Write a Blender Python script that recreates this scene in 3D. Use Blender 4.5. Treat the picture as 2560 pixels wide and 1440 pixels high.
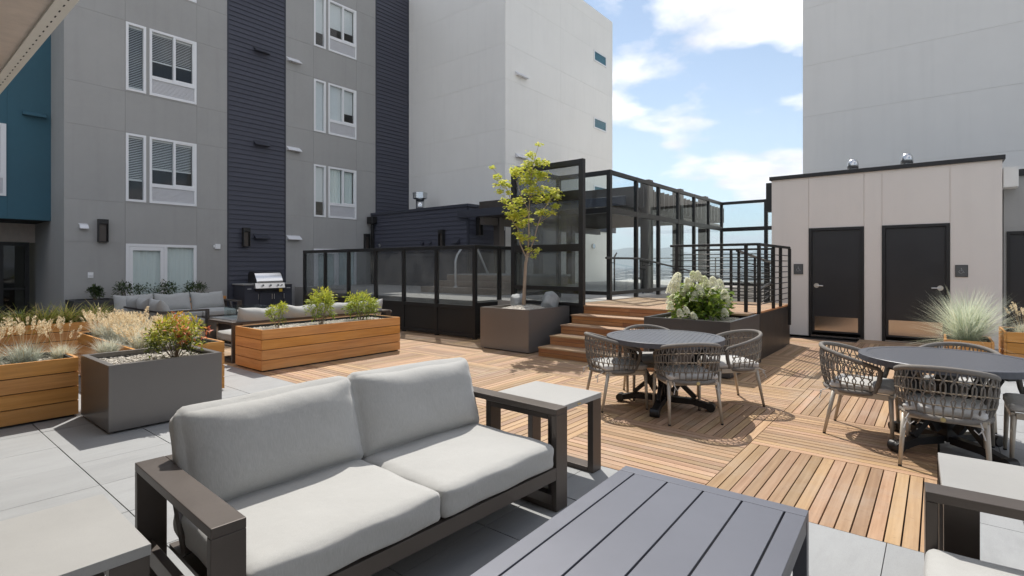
import bpy, math, random
import numpy as np
from mathutils import Vector, Matrix, Euler
random.seed(7); RNG = np.random.default_rng(7)
R = math.radians
scn = bpy.context.scene
for o in list(bpy.data.objects): bpy.data.objects.remove(o)
COL = scn.collection

# ------------------------------------------------------------------ camera, sky, sun, exposure
YAW = 38.867
cam = bpy.data.cameras.new('camera'); camo = bpy.data.objects.new('camera', cam); COL.objects.link(camo)
cam.sensor_width = 36; cam.lens = 36 * 1321.07 / 2560; cam.shift_y = -57 / 2560
cam.clip_start = .05; cam.clip_end = 60000
camo.location = (0, 0, 1.5); camo.rotation_euler = (R(90), 0, R(YAW - 90))
scn.camera = camo
SUN_EL, SUN_ROT = R(56.5), R(41)
world = bpy.data.worlds.new('World'); scn.world = world; world.use_nodes = True
wn = world.node_tree; wn.nodes.clear()
def wnode(t, **k):
    n = wn.nodes.new(t)
    for a, b in k.items(): setattr(n, a, b)
    return n
sky = wnode('ShaderNodeTexSky', sky_type='NISHITA', sun_disc=False, sun_elevation=SUN_EL, sun_rotation=SUN_ROT,
            altitude=300, air_density=1.0, dust_density=.1, ozone_density=1.0)
bg = wnode('ShaderNodeBackground'); bg.inputs['Strength'].default_value = .15
wout = wnode('ShaderNodeOutputWorld')
tc = wnode('ShaderNodeTexCoord'); sep = wnode('ShaderNodeSeparateXYZ'); wn.links.new(tc.outputs['Generated'], sep.inputs[0])
def wmath(op, a, b=None, clamp=False):
    n = wnode('ShaderNodeMath', operation=op, use_clamp=clamp)
    for i, v in enumerate((a, b)):
        if v is None: continue
        if isinstance(v, (int, float)): n.inputs[i].default_value = v
        else: wn.links.new(v, n.inputs[i])
    return n.outputs[0]
zc = wmath('ADD', wmath('MAXIMUM', sep.outputs['Z'], 0.0), .16)
comb = wnode('ShaderNodeCombineXYZ')
wn.links.new(wmath('DIVIDE', sep.outputs['X'], zc), comb.inputs[0])
wn.links.new(wmath('DIVIDE', sep.outputs['Y'], zc), comb.inputs[1])
def wnoise(scale, detail, off, rough=.55):
    m = wnode('ShaderNodeMapping'); m.inputs['Location'].default_value = off
    wn.links.new(comb.outputs[0], m.inputs[0])
    n = wnode('ShaderNodeTexNoise'); n.inputs['Scale'].default_value = scale; n.inputs['Detail'].default_value = detail
    n.inputs['Roughness'].default_value = rough
    wn.links.new(m.outputs[0], n.inputs['Vector']); return n.outputs['Fac']
CLOUD_OFF = (22.868, .063, 2.227)
cl = wnoise(1.25, 9, CLOUD_OFF, .52)
ramp = wnode('ShaderNodeValToRGB'); wn.links.new(cl, ramp.inputs[0])
ramp.color_ramp.elements[0].position = .455; ramp.color_ramp.elements[1].position = .525
dens = wnode('ShaderNodeValToRGB'); wn.links.new(wnoise(2.6, 6, (9.3, 4.1, 0.0)), dens.inputs[0])
dens.color_ramp.elements[0].position = .3; dens.color_ramp.elements[0].color = (2.6, 2.6, 2.85, 1)
dens.color_ramp.elements[1].position = .62; dens.color_ramp.elements[1].color = (4.2, 4.15, 4.15, 1)
# the blue of the sky, a little paler towards the horizon
skyc = wnode('ShaderNodeMix', data_type='RGBA', blend_type='MULTIPLY'); skyc.inputs[0].default_value = 1
wn.links.new(sky.outputs[0], skyc.inputs[6]); tr_ = wnode('ShaderNodeValToRGB'); wn.links.new(sep.outputs['Z'], tr_.inputs[0])
tr_.color_ramp.elements[0].position = 0; tr_.color_ramp.elements[0].color = (.41, .44, .50, 1); tr_.color_ramp.elements[1].position = .22; tr_.color_ramp.elements[1].color = (.59, .525, .46, 1)
wn.links.new(tr_.outputs[0], skyc.inputs[7])
mixc = wnode('ShaderNodeMix', data_type='RGBA')
wn.links.new(ramp.outputs[0], mixc.inputs[0]); wn.links.new(skyc.outputs[2], mixc.inputs[6]); wn.links.new(dens.outputs[0], mixc.inputs[7])
wn.links.new(mixc.outputs[2], bg.inputs['Color']); wn.links.new(bg.outputs[0], wout.inputs['Surface'])
sunl = bpy.data.lights.new('sun', 'SUN'); sunl.energy = 2.35; sunl.angle = R(.53); sunl.color = (1, .955, .88)
suno = bpy.data.objects.new('sun', sunl); COL.objects.link(suno); suno.location = (20, 25, 40)
sd = Vector((math.sin(SUN_ROT) * math.cos(SUN_EL), math.cos(SUN_ROT) * math.cos(SUN_EL), math.sin(SUN_EL)))
suno.rotation_euler = sd.to_track_quat('Z', 'Y').to_euler()
scn.view_settings.view_transform = 'Standard'; scn.view_settings.look = 'None'
scn.view_settings.gamma = 1; scn.view_settings.use_curve_mapping = False
scn.view_settings.exposure = 1.12
scn.render.engine = 'CYCLES'
scn.cycles.max_bounces = 10; scn.cycles.transparent_max_bounces = 24; scn.cycles.volume_bounces = 0
scn.cycles.use_denoising = True

# ------------------------------------------------------------------ materials
MATS = {}
def nt(name):
    m = bpy.data.materials.new(name); m.use_nodes = True; n = m.node_tree; n.nodes.clear(); MATS[name] = m
    return m, n
def N(n, t, **k):
    x = n.nodes.new(t)
    for a, b in k.items(): setattr(x, a, b)
    return x
def noise(n, vec, scale, detail=4, rough=.55):
    x = N(n, 'ShaderNodeTexNoise'); x.inputs['Scale'].default_value = scale; x.inputs['Detail'].default_value = detail
    x.inputs['Roughness'].default_value = rough
    n.links.new(vec, x.inputs['Vector']); return x.outputs['Fac']
def coords(n, stretch=(1, 1, 1), rnd=30.0):
    t = N(n, 'ShaderNodeTexCoord'); m = N(n, 'ShaderNodeMapping'); m.inputs['Scale'].default_value = stretch
    n.links.new(t.outputs['Object'], m.inputs[0])
    oi = N(n, 'ShaderNodeObjectInfo')
    mul = N(n, 'ShaderNodeMath', operation='MULTIPLY'); n.links.new(oi.outputs['Random'], mul.inputs[0]); mul.inputs[1].default_value = rnd
    add = N(n, 'ShaderNodeVectorMath', operation='ADD'); n.links.new(m.outputs[0], add.inputs[0]); n.links.new(mul.outputs[0], add.inputs[1])
    return add.outputs[0], oi.outputs['Random']
def mix(n, f, a, b, bt='MIX'):
    x = N(n, 'ShaderNodeMix', data_type='RGBA', blend_type=bt)
    for i, v in ((0, f), (6, a), (7, b)):
        if isinstance(v, (int, float)): x.inputs[i].default_value = v
        elif isinstance(v, tuple): x.inputs[i].default_value = (*v, 1) if len(v) == 3 else v
        else: n.links.new(v, x.inputs[i])
    return x.outputs[2]
def mapr(n, v, a, b, c, d):
    x = N(n, 'ShaderNodeMapRange'); n.links.new(v, x.inputs[0])
    for i, q in enumerate((a, b, c, d)): x.inputs[i + 1].default_value = q
    return x.outputs[0]
def finish(n, col, rough=.6, metal=0., spec=.5, bump=None, bs=.2, bd=.01, extra=None):
    p = N(n, 'ShaderNodeBsdfPrincipled'); o = N(n, 'ShaderNodeOutputMaterial')
    for k, v in (('Base Color', col), ('Roughness', rough), ('Metallic', metal), ('Specular IOR Level', spec)):
        if isinstance(v, tuple): p.inputs[k].default_value = (*v, 1)
        elif isinstance(v, (int, float)): p.inputs[k].default_value = v
        else: n.links.new(v, p.inputs[k])
    if bump is not None:
        b = N(n, 'ShaderNodeBump'); b.inputs['Strength'].default_value = bs; b.inputs['Distance'].default_value = bd
        n.links.new(bump, b.inputs['Height']); n.links.new(b.outputs[0], p.inputs['Normal'])
    n.links.new(p.outputs[0], o.inputs['Surface'])
    return p, o
def plain(name, col, rough=.6, metal=0., var=.08, scale=6, bumpscale=None, bs=.1, stretch=(1, 1, 1), orand=0., spec=.5, bd=.004, streak=0., speck=0.):
    """paint, plaster, cast stone ...: two scales of mottling round one colour"""
    m, n = nt(name); v, rnd = coords(n, stretch)
    a = noise(n, v, scale, 5); b = noise(n, v, scale * 9, 3)
    lo = tuple(c * (1 - var) for c in col); hi = tuple(min(1, c * (1 + var)) for c in col)
    f = N(n, 'ShaderNodeMath', operation='ADD'); n.links.new(mapr(n, a, .3, .7, 0, .75), f.inputs[0]); n.links.new(mapr(n, b, .3, .7, 0, .25), f.inputs[1])
    c = mix(n, f.outputs[0], lo, hi)
    if streak:   # rain marks and trowel blotches
        v3, _ = coords(n, (5, 5, .22), 7); sk = noise(n, v3, 1, 5, .6); v4, _ = coords(n, (.35, .35, .35), 7); bl = noise(n, v4, 1, 6, .65)
        c = mix(n, mapr(n, sk, .5, .8, 0, streak), c, tuple(x * .72 for x in col)); c = mix(n, mapr(n, bl, .45, .75, 0, streak * 1.2), c, tuple(min(1, x * 1.12) for x in col))
    if speck:    # grit and stains
        sp = noise(n, v, 220, 2, .7); st_ = noise(n, v, 1.1, 6, .7)
        c = mix(n, mapr(n, sp, .56, .7, 0, speck), c, tuple(x * .45 for x in col)); c = mix(n, mapr(n, st_, .52, .72, 0, speck * .9), c, tuple(x * .70 for x in col))
    if orand:
        h = N(n, 'ShaderNodeHueSaturation'); n.links.new(mapr(n, rnd, 0, 1, 1 - orand, 1 + orand), h.inputs['Value']); n.links.new(c, h.inputs['Color']); c = h.outputs[0]
    r = mapr(n, a, .3, .7, rough * .93, min(1, rough * 1.07))
    bp = noise(n, v, bumpscale, 3) if bumpscale else None
    finish(n, c, r, metal, spec, bp, bs, bd); return m
def wood(name, a, b, c, rough=.6, vmin=.8, vmax=1.15, grain=34, hv=.004, grey=.12):
    """boards with the grain along local x; per-board tone from the object (or from the face attribute 'rnd' of a joined mesh)"""
    m, n = nt(name); v, rnd = coords(n, (1.3, grain, grain))
    at = N(n, 'ShaderNodeAttribute', attribute_name='rnd')
    s = N(n, 'ShaderNodeMath', operation='ADD'); n.links.new(rnd, s.inputs[0]); n.links.new(at.outputs['Fac'], s.inputs[1])
    fr = N(n, 'ShaderNodeMath', operation='FRACT'); n.links.new(s.outputs[0], fr.inputs[0])
    g = noise(n, v, 1.0, 6, .62)
    v2, _ = coords(n, (.8, 7, 7)); w = noise(n, v2, 1.4, 4)
    col = mix(n, mapr(n, g, .32, .68, 0, 1), a, b)
    col = mix(n, mapr(n, w, .45, .75, 0, .75), col, c)
    h = N(n, 'ShaderNodeHueSaturation'); n.links.new(col, h.inputs['Color'])
    n.links.new(mapr(n, fr.outputs[0], 0, 1, vmin, vmax), h.inputs['Value'])
    wh = N(n, 'ShaderNodeTexWhiteNoise', noise_dimensions='1D'); n.links.new(fr.outputs[0], wh.inputs['W'])
    n.links.new(mapr(n, wh.outputs['Value'], 0, 1, .5 - hv, .5 + hv), h.inputs['Hue'])
    n.links.new(mapr(n, wh.outputs['Value'], 0, 1, .95, 1.03), h.inputs['Saturation'])
    tcw = N(n, 'ShaderNodeNewGeometry'); gw = noise(n, tcw.outputs['Position'], 1.3, 6, .68); gw2 = noise(n, tcw.outputs['Position'], 23, 3, .6)
    fin = mix(n, mapr(n, gw, .5, .72, 0, grey), h.outputs[0], (.40, .33, .27)); fin = mix(n, mapr(n, gw2, .60, .78, 0, grey), fin, tuple(x * .55 for x in b))
    finish(n, fin, mapr(n, g, .3, .7, rough - .08, rough + .08), 0, .4, g, .25, .0015); return m
def fabric(name, col, var=.06):
    m, n = nt(name); v, rnd = coords(n)
    a = noise(n, v, 5, 4); wr = noise(n, v, 7, 3, .5); w1, _ = coords(n, (420, 420, 26), 1); wv = noise(n, w1, 1, 2)
    w2, _ = coords(n, (60, 900, 900), 1); wh = noise(n, w2, 1, 2)
    c = mix(n, mapr(n, a, .3, .7, 0, 1), tuple(x * (1 - var) for x in col), col)
    c = mix(n, mapr(n, wv, .35, .65, 0, .55), c, tuple(x * .74 for x in col))
    s = N(n, 'ShaderNodeMath', operation='ADD'); n.links.new(wv, s.inputs[0]); n.links.new(wh, s.inputs[1])
    p, o = finish(n, c, .95, 0, .15, s.outputs[0], .12, .001)
    b2 = N(n, 'ShaderNodeBump'); b2.inputs['Strength'].default_value = .35; b2.inputs['Distance'].default_value = .02; n.links.new(wr, b2.inputs['Height'])
    b1 = [x for x in n.nodes if x.type == 'BUMP'][0]; n.links.new(b2.outputs[0], b1.inputs['Normal'])
    p.inputs['Sheen Weight'].default_value = .25; return m
def glass(name, tint=(.9, .95, .95), dust=0., ior=1.45, opac=0.):
    m, n = nt(name); t = N(n, 'ShaderNodeBsdfTransparent'); t.inputs[0].default_value = (*tint, 1)
    g = N(n, 'ShaderNodeBsdfGlossy'); g.inputs['Roughness'].default_value = .02
    fr = N(n, 'ShaderNodeFresnel'); fr.inputs[0].default_value = ior
    ge = N(n, 'ShaderNodeNewGeometry'); inv = N(n, 'ShaderNodeMath', operation='SUBTRACT'); inv.inputs[0].default_value = 1; n.links.new(ge.outputs['Backfacing'], inv.inputs[1])
    fm = N(n, 'ShaderNodeMath', operation='MULTIPLY'); n.links.new(fr.outputs[0], fm.inputs[0]); n.links.new(inv.outputs[0], fm.inputs[1])
    s = N(n, 'ShaderNodeMixShader'); n.links.new(fm.outputs[0], s.inputs[0]); n.links.new(t.outputs[0], s.inputs[1]); n.links.new(g.outputs[0], s.inputs[2])
    out = s.outputs[0]
    if dust:
        v, _ = coords(n, (1, 1, 1), 30); a = noise(n, v, 90, 3, .7); b = noise(n, v, 2.2, 4)
        mu = N(n, 'ShaderNodeMath', operation='MULTIPLY'); n.links.new(mapr(n, a, .42, .7, .12, 1), mu.inputs[0]); n.links.new(mapr(n, b, .3, .7, .3 * dust, dust), mu.inputs[1])
        d = N(n, 'ShaderNodeBsdfDiffuse'); d.inputs[0].default_value = (.55, .55, .53, 1)
        tl = N(n, 'ShaderNodeBsdfTranslucent'); tl.inputs[0].default_value = (.6, .6, .57, 1)
        dm = N(n, 'ShaderNodeMixShader'); dm.inputs[0].default_value = .5; n.links.new(d.outputs[0], dm.inputs[1]); n.links.new(tl.outputs[0], dm.inputs[2])
        s2 = N(n, 'ShaderNodeMixShader'); n.links.new(mu.outputs[0], s2.inputs[0]); n.links.new(out, s2.inputs[1]); n.links.new(dm.outputs[0], s2.inputs[2]); out = s2.outputs[0]
    o = N(n, 'ShaderNodeOutputMaterial'); n.links.new(out, o.inputs['Surface']); return m
def foliage(name, stops, transl=.35, rough=.5):
    """leaf colours: the face attribute 'tint' picks the colour along the ramp"""
    m, n = nt(name); at = N(n, 'ShaderNodeAttribute', attribute_name='tint')
    r = N(n, 'ShaderNodeValToRGB'); n.links.new(at.outputs['Fac'], r.inputs[0])
    e = r.color_ramp.elements
    e[0].position, e[0].color = stops[0][0], (*stops[0][1], 1); e[1].position, e[1].color = stops[-1][0], (*stops[-1][1], 1)
    for p, c in stops[1:-1]:
        x = e.new(p); x.color = (*c, 1)
    p = N(n, 'ShaderNodeBsdfPrincipled'); n.links.new(r.outputs[0], p.inputs['Base Color']); p.inputs['Roughness'].default_value = rough
    p.inputs['Specular IOR Level'].default_value = .35
    t = N(n, 'ShaderNodeBsdfTranslucent'); n.links.new(r.outputs[0], t.inputs[0])
    s = N(n, 'ShaderNodeMixShader'); s.inputs[0].default_value = transl; n.links.new(p.outputs[0], s.inputs[1]); n.links.new(t.outputs[0], s.inputs[2])
    o = N(n, 'ShaderNodeOutputMaterial'); n.links.new(s.outputs[0], o.inputs['Surface']); return m

M = dict(
    paver=plain('concrete_paver', (.32, .327, .332), .75, speck=.5, var=.08, scale=1.6, bumpscale=60, bs=.15, orand=.05, stretch=(1, 3.5, 1)),
    joint=plain('dark_joint', (.05, .05, .05), .9),
    deck=wood('deck_teak', (.455, .29, .165), (.315, .185, .10), (.43, .295, .19), .65, .74, 1.2, hv=.009, grey=.45),
    deckdark=plain('deck_subframe', (.035, .025, .02), .9),
    ipe=wood('planter_cedar', (.70, .33, .085), (.50, .21, .05), (.72, .37, .12), .5, .90, 1.08, 22, hv=.002),
    ipedark=wood('stair_teak', (.46, .215, .085), (.32, .13, .05), (.50, .26, .11), .5, .85, 1.15, 24),
    steel=plain('grey_steel_planter', (.20, .188, .18), .30, .4, .04, 1.2, orand=.03),
    steeldark=plain('charcoal_steel_planter', (.08, .078, .08), .35, .3, .05, 1.2),
    blackmetal=plain('black_powder_coat', (.022, .021, .021), .42, .2, .08, 4),
    bronze=plain('brushed_bronze_frame', (.088, .073, .064), .42, .35, .12, 3, stretch=(1, 1, 1), bumpscale=50, bs=.05),
    greymetal=plain('slate_aluminium', (.125, .131, .158), .45, .3, .05, 2.0),
    slab=plain('pale_stone_slab', (.335, .33, .318), .55, speck=.18, var=.05, scale=2.5),
    fabric=fabric('light_grey_canvas', (.475, .472, .456)),
    fabricw=fabric('chair_cushion_canvas', (.60, .59, .57)),
    rope=plain('taupe_rope', (.20, .183, .165), .9, var=.15, scale=60, bumpscale=260, bs=.5),
    cord=plain('tan_cord', (.30, .25, .19), .9, var=.15, scale=60),
    champagne=plain('champagne_aluminium', (.47, .42, .35), .4, .25, .05, 6),
    tabletop=plain('dark_slat_tabletop', (.088, .093, .11), .42, .1, .12, 3, stretch=(2, 26, 1)),
    rubber=plain('black_rubber', (.015, .015, .015), .7),
    stucco=plain('grey_stucco', (.375, .368, .355), .85, streak=.28, var=.06, scale=.9, bumpscale=120, bs=.25),
    white=plain('white_stucco', (.85, .83, .79), .85, streak=.16, var=.03, scale=.5, bumpscale=120, bs=.2),
    beige=plain('beige_panel', (.80, .73, .665), .7, streak=.14, var=.025, scale=.7, bumpscale=140, bs=.08),
    soffit=plain('tan_soffit_stucco', (.70, .61, .54), .9, var=.1, scale=9, bumpscale=150, bs=.7),
    trim=plain('white_trim', (.80, .79, .74), .6, var=.03),
    teal=plain('teal_stucco', (.045, .125, .17), .8, streak=.2, var=.07, scale=.8, bumpscale=120, bs=.2),
    navy=plain('navy_siding', (.056, .058, .080), .6, var=.06, scale=3, stretch=(.5, 8, 8), bumpscale=40, bs=.08, orand=.05),
    navytrim=plain('navy_trim', (.038, .04, .055), .55, var=.05),
    pvc=plain('white_vinyl', (.82, .82, .83), .4, var=.02),
    grille=plain('white_louvre', (.70, .70, .72), .5, var=.03),
    blind=plain('white_blind_slat', (.78, .79, .79), .5, var=.05),
    curtain=plain('sheer_curtain', (.80, .86, .84), .9, var=.03, stretch=(22, 22, .5)),
    bluecurt=plain('pale_roller_blind', (.80, .82, .82), .9, var=.03),
    room=plain('dim_room', (.10, .095, .09), .9),  # dimness of the unlit rooms is put into this colour
    dark=plain('dark_lobby', (.03, .028, .026), .8),  # unlit lobby interior put into the colour as near black
    door=plain('black_door', (.030, .029, .031), .33, var=.08, scale=2),
    kick=plain('steel_kick_plate', (.55, .50, .46), .16, 1.0, .03, 2),
    chrome=plain('polished_steel', (.70, .70, .71), .14, 1.0, .03, 4),
    satin=plain('satin_nickel', (.75, .73, .70), .3, .8, .03, 4),
    galv=plain('galvanised_steel', (.60, .61, .62), .22, 1.0, .08, 8),
    grey=plain('white_vent_hood', (.72, .72, .74), .5),
    concrete=plain('pool_deck_concrete', (.42, .40, .375), .85, var=.08, scale=2.5, bumpscale=80, bs=.2),
    spa=plain('tan_exposed_aggregate', (.34, .27, .22), .9, var=.3, scale=26, bumpscale=120, bs=.4),
    pane=glass('clear_glass', (.90, .94, .94)),
    fpane=glass('dusty_tinted_fence_glass', (.66, .68, .69), .24),
    wpane=glass('window_glass', (.94, .955, .955), ior=1.6),
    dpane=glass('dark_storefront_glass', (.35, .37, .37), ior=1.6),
    gravel=plain('pale_gravel', (.50, .46, .40), .95, var=.35, scale=60, bumpscale=110, bs=1.0, bd=.01),
    pebble=plain('pebble_stone', (.52, .48, .42), .9, var=.25, scale=18),
    soil=plain('dark_soil', (.09, .07, .055), .95, var=.4, scale=40, bumpscale=90, bs=1),
    rock=plain('grey_boulder', (.33, .34, .34), .8, var=.28, scale=9, bumpscale=35, bs=.7, bd=.01),
    bark=plain('smooth_bark', (.36, .27, .20), .85, var=.25, scale=14, stretch=(1, 1, .25), bumpscale=70, bs=.5),
    twig=plain('brown_twig', (.22, .16, .11), .9),
    maple=foliage('maple_leaf', [(0, (.30, .38, .05)), (.5, (.60, .65, .10)), (1, (.86, .80, .20))], .58),
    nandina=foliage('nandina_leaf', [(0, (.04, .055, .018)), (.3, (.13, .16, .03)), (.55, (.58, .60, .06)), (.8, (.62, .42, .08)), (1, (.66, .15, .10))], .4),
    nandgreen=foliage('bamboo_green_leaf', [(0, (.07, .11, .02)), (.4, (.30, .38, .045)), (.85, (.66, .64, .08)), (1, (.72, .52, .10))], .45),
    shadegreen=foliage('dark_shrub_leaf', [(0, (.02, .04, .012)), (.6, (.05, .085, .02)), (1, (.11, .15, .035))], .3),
    hydleaf=foliage('hydrangea_leaf', [(0, (.07, .12, .02)), (.5, (.22, .33, .045)), (1, (.56, .66, .11))], .5),
    hydflower=foliage('hydrangea_floret', [(0, (.72, .78, .46)), (.4, (.90, .89, .72)), (1, (.94, .93, .86))], .5, .7),
    fescue=foliage('blue_fescue_blade', [(0, (.36, .40, .34)), (.5, (.66, .69, .61)), (1, (.88, .81, .62))], .45),
    bluegrass=foliage('blue_oat_blade', [(0, (.46, .52, .38)), (.5, (.72, .78, .64)), (1, (.86, .84, .64))], .45),
    plume=foliage('straw_plume', [(0, (.70, .54, .34)), (.5, (.90, .77, .54)), (1, (.95, .87, .68))], .4, .8),
    liriope=foliage('liriope_blade', [(0, (.16, .20, .04)), (.45, (.46, .52, .10)), (.7, (.68, .62, .20)), (1, (.78, .56, .28))], .45),
    terrain=plain('valley_floor', (.13, .135, .11), .9, var=.5, scale=.004),
    hill=plain('mountain_slope', (.10, .11, .09), .9, var=.3, scale=.0015),
    cityroof=plain('city_block', (.45, .44, .43), .8, var=.1, orand=.3),
)

# ------------------------------------------------------------------ mesh + object helpers
class MB:
    def __init__(s): s.v = []; s.f = []
    def _add(s, vs, fs):
        k = len(s.v); s.v += [tuple(v) for v in vs]; s.f += [tuple(i + k for i in f) for f in fs]; return s
    def box(s, x0, y0, z0, x1, y1, z1):
        x0, x1 = sorted((x0, x1)); y0, y1 = sorted((y0, y1)); z0, z1 = sorted((z0, z1))
        return s._add([(x0, y0, z0), (x1, y0, z0), (x1, y1, z0), (x0, y1, z0), (x0, y0, z1), (x1, y0, z1), (x1, y1, z1), (x0, y1, z1)],
                      [(3, 2, 1, 0), (4, 5, 6, 7), (0, 1, 5, 4), (1, 2, 6, 5), (2, 3, 7, 6), (3, 0, 4, 7)])
    def bar(s, p, q, w, h, up=(0, 0, 1)):
        p, q = Vector(p), Vector(q); d = (q - p).normalized(); u = Vector(up)
        if abs(d.dot(u)) > .98: u = Vector((1, 0, 0))
        a = d.cross(u).normalized() * w / 2; b = a.cross(d).normalized() * h / 2
        vs = [p - a - b, p + a - b, p + a + b, p - a + b, q - a - b, q + a - b, q + a + b, q - a + b]
        return s._add(vs, [(0, 1, 2, 3), (7, 6, 5, 4), (0, 4, 5, 1), (1, 5, 6, 2), (2, 6, 7, 3), (3, 7, 4, 0)])
    def tube(s, pts, r, n=6, cap=True):
        pts = [Vector(p) for p in pts]; m = len(pts); rs = r if hasattr(r, '__len__') else [r] * m
        k = len(s.v); prev = None
        for i, p in enumerate(pts):
            d = (pts[min(i + 1, m - 1)] - pts[max(i - 1, 0)]).normalized()
            if prev is None:
                u = d.cross(Vector((0, 0, 1)) if abs(d.z) < .9 else Vector((1, 0, 0))).normalized()
            else:
                u = (prev - d * prev.dot(d)).normalized()
            prev = u; w = d.cross(u)
            for j in range(n):
                a = 2 * math.pi * j / n; s.v.append(tuple(p + (u * math.cos(a) + w * math.sin(a)) * rs[i]))
        for i in range(m - 1):
            for j in range(n):
                a = k + i * n + j; b = k + i * n + (j + 1) % n; s.f.append((a, b, b + n, a + n))
        if cap: s.f.append(tuple(k + j for j in reversed(range(n)))); s.f.append(tuple(k + (m - 1) * n + j for j in range(n)))
        return s
    def lathe(s, prof, n=24, c=(0, 0)):
        k = len(s.v); m = len(prof)
        for r, z in prof:
            for j in range(n):
                a = 2 * math.pi * j / n; s.v.append((c[0] + r * math.cos(a), c[1] + r * math.sin(a), z))
        for i in range(m - 1):
            for j in range(n):
                a = k + i * n + j; b = k + i * n + (j + 1) % n; s.f.append((a, b, b + n, a + n))
        s.f.append(tuple(k + j for j in reversed(range(n)))); s.f.append(tuple(k + (m - 1) * n + j for j in range(n)))
        return s
    def prism(s, pts, z0, z1):
        k = len(s.v); n = len(pts); s.v += [(x, y, z0) for x, y in pts] + [(x, y, z1) for x, y in pts]
        s.f.append(tuple(k + i for i in reversed(range(n)))); s.f.append(tuple(k + n + i for i in range(n)))
        for i in range(n):
            j = (i + 1) % n; s.f.append((k + i, k + j, k + n + j, k + n + i))
        return s
    def mesh(s, name, mat, smooth=False):
        me = bpy.data.meshes.new(name); me.from_pydata(s.v, [], s.f); me.validate()
        if mat: me.materials.append(mat)
        if smooth: me.polygons.foreach_set('use_smooth', [True] * len(me.polygons))
        return me
def link(name, me, parent=None, loc=None, rot=None):
    o = bpy.data.objects.new(name, me); COL.objects.link(o)
    if parent: o.parent = parent
    if loc is not None: o.location = loc
    if rot is not None: o.rotation_euler = rot
    return o
def part(name, mb, mat, parent=None, label=None, smooth=False, bevel=0., world=False, kind=None):
    if world and parent:
        r = parent
        off = Vector((0, 0, 0))
        while r: off += r.location; r = r.parent
        mb.v = [(a - off.x, b - off.y, c - off.z) for a, b, c in mb.v]
    o = link(name, mb.mesh(name, mat, smooth), parent)
    if label: o['label'] = label
    if kind: o['kind'] = kind
    if bevel:
        b = o.modifiers.new('bevel', 'BEVEL'); b.width = bevel; b.segments = 2; b.limit_method = 'ANGLE'; b.angle_limit = R(40)
        b.harden_normals = True
        o.data.polygons.foreach_set('use_smooth', [True] * len(o.data.polygons))
    return o
def tag(o, label, cat, group=None, kind=None):
    o['label'] = label
    if cat: o['category'] = cat
    if group: o['group'] = group
    if kind: o['kind'] = kind
    return o
def thing(name, label, cat, loc=(0, 0, 0), rot=0, group=None):
    o = bpy.data.objects.new(name, None); COL.objects.link(o); o.empty_display_size = .2
    o.location = loc; o.rotation_euler = (0, 0, rot)
    return tag(o, label, cat, group)
def setting(name, mb, mat, smooth=False, kind='structure', label=None):
    o = part(name, mb, mat, smooth=smooth); o['kind'] = kind
    if label: o['label'] = label
    return o
def copy_tree(o, parent=None):
    c = o.copy(); COL.objects.link(c); c.parent = parent
    for ch in list(o.children): copy_tree(ch, c)
    return c
def npmesh(name, V, F, mat, tint=None, smooth=False):
    me = bpy.data.meshes.new(name); F = np.asarray(F); nf, k = F.shape
    me.vertices.add(len(V)); me.vertices.foreach_set('co', np.asarray(V, np.float32).ravel())
    me.loops.add(nf * k); me.loops.foreach_set('vertex_index', F.astype(np.int32).ravel())
    me.polygons.add(nf); me.polygons.foreach_set('loop_start', np.arange(0, nf * k, k, dtype=np.int32)); me.polygons.foreach_set('loop_total', np.full(nf, k, np.int32))
    if smooth: me.polygons.foreach_set('use_smooth', np.ones(nf, bool))
    me.update(calc_edges=True)
    if tint is not None:
        a = me.attributes.new('tint', 'FLOAT', 'FACE'); a.data.foreach_set('value', np.asarray(tint, np.float32))
    me.materials.append(mat); return me
def npart(name, V, F, mat, parent, tint=None, smooth=False, label=None):
    o = link(name, npmesh(name, V, F, mat, tint, smooth), parent)
    if label: o['label'] = label
    return o
def decomp(u0, u1, z0, z1, ops):
    us = sorted({u0, u1} | {min(max(u, u0), u1) for o in ops for u in o[:2]}); zs = sorted({z0, z1} | {min(max(z, z0), z1) for o in ops for z in o[2:]})
    out = []
    for a, b in zip(us, us[1:]):
        run = None
        for c, d in zip(zs, zs[1:]):
            mu, mz = (a + b) / 2, (c + d) / 2
            if any(o[0] < mu < o[1] and o[2] < mz < o[3] for o in ops):
                if run: out.append(run); run = None
            else: run = (a, b, run[2] if run else c, d)
        if run: out.append(run)
    return out

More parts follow.
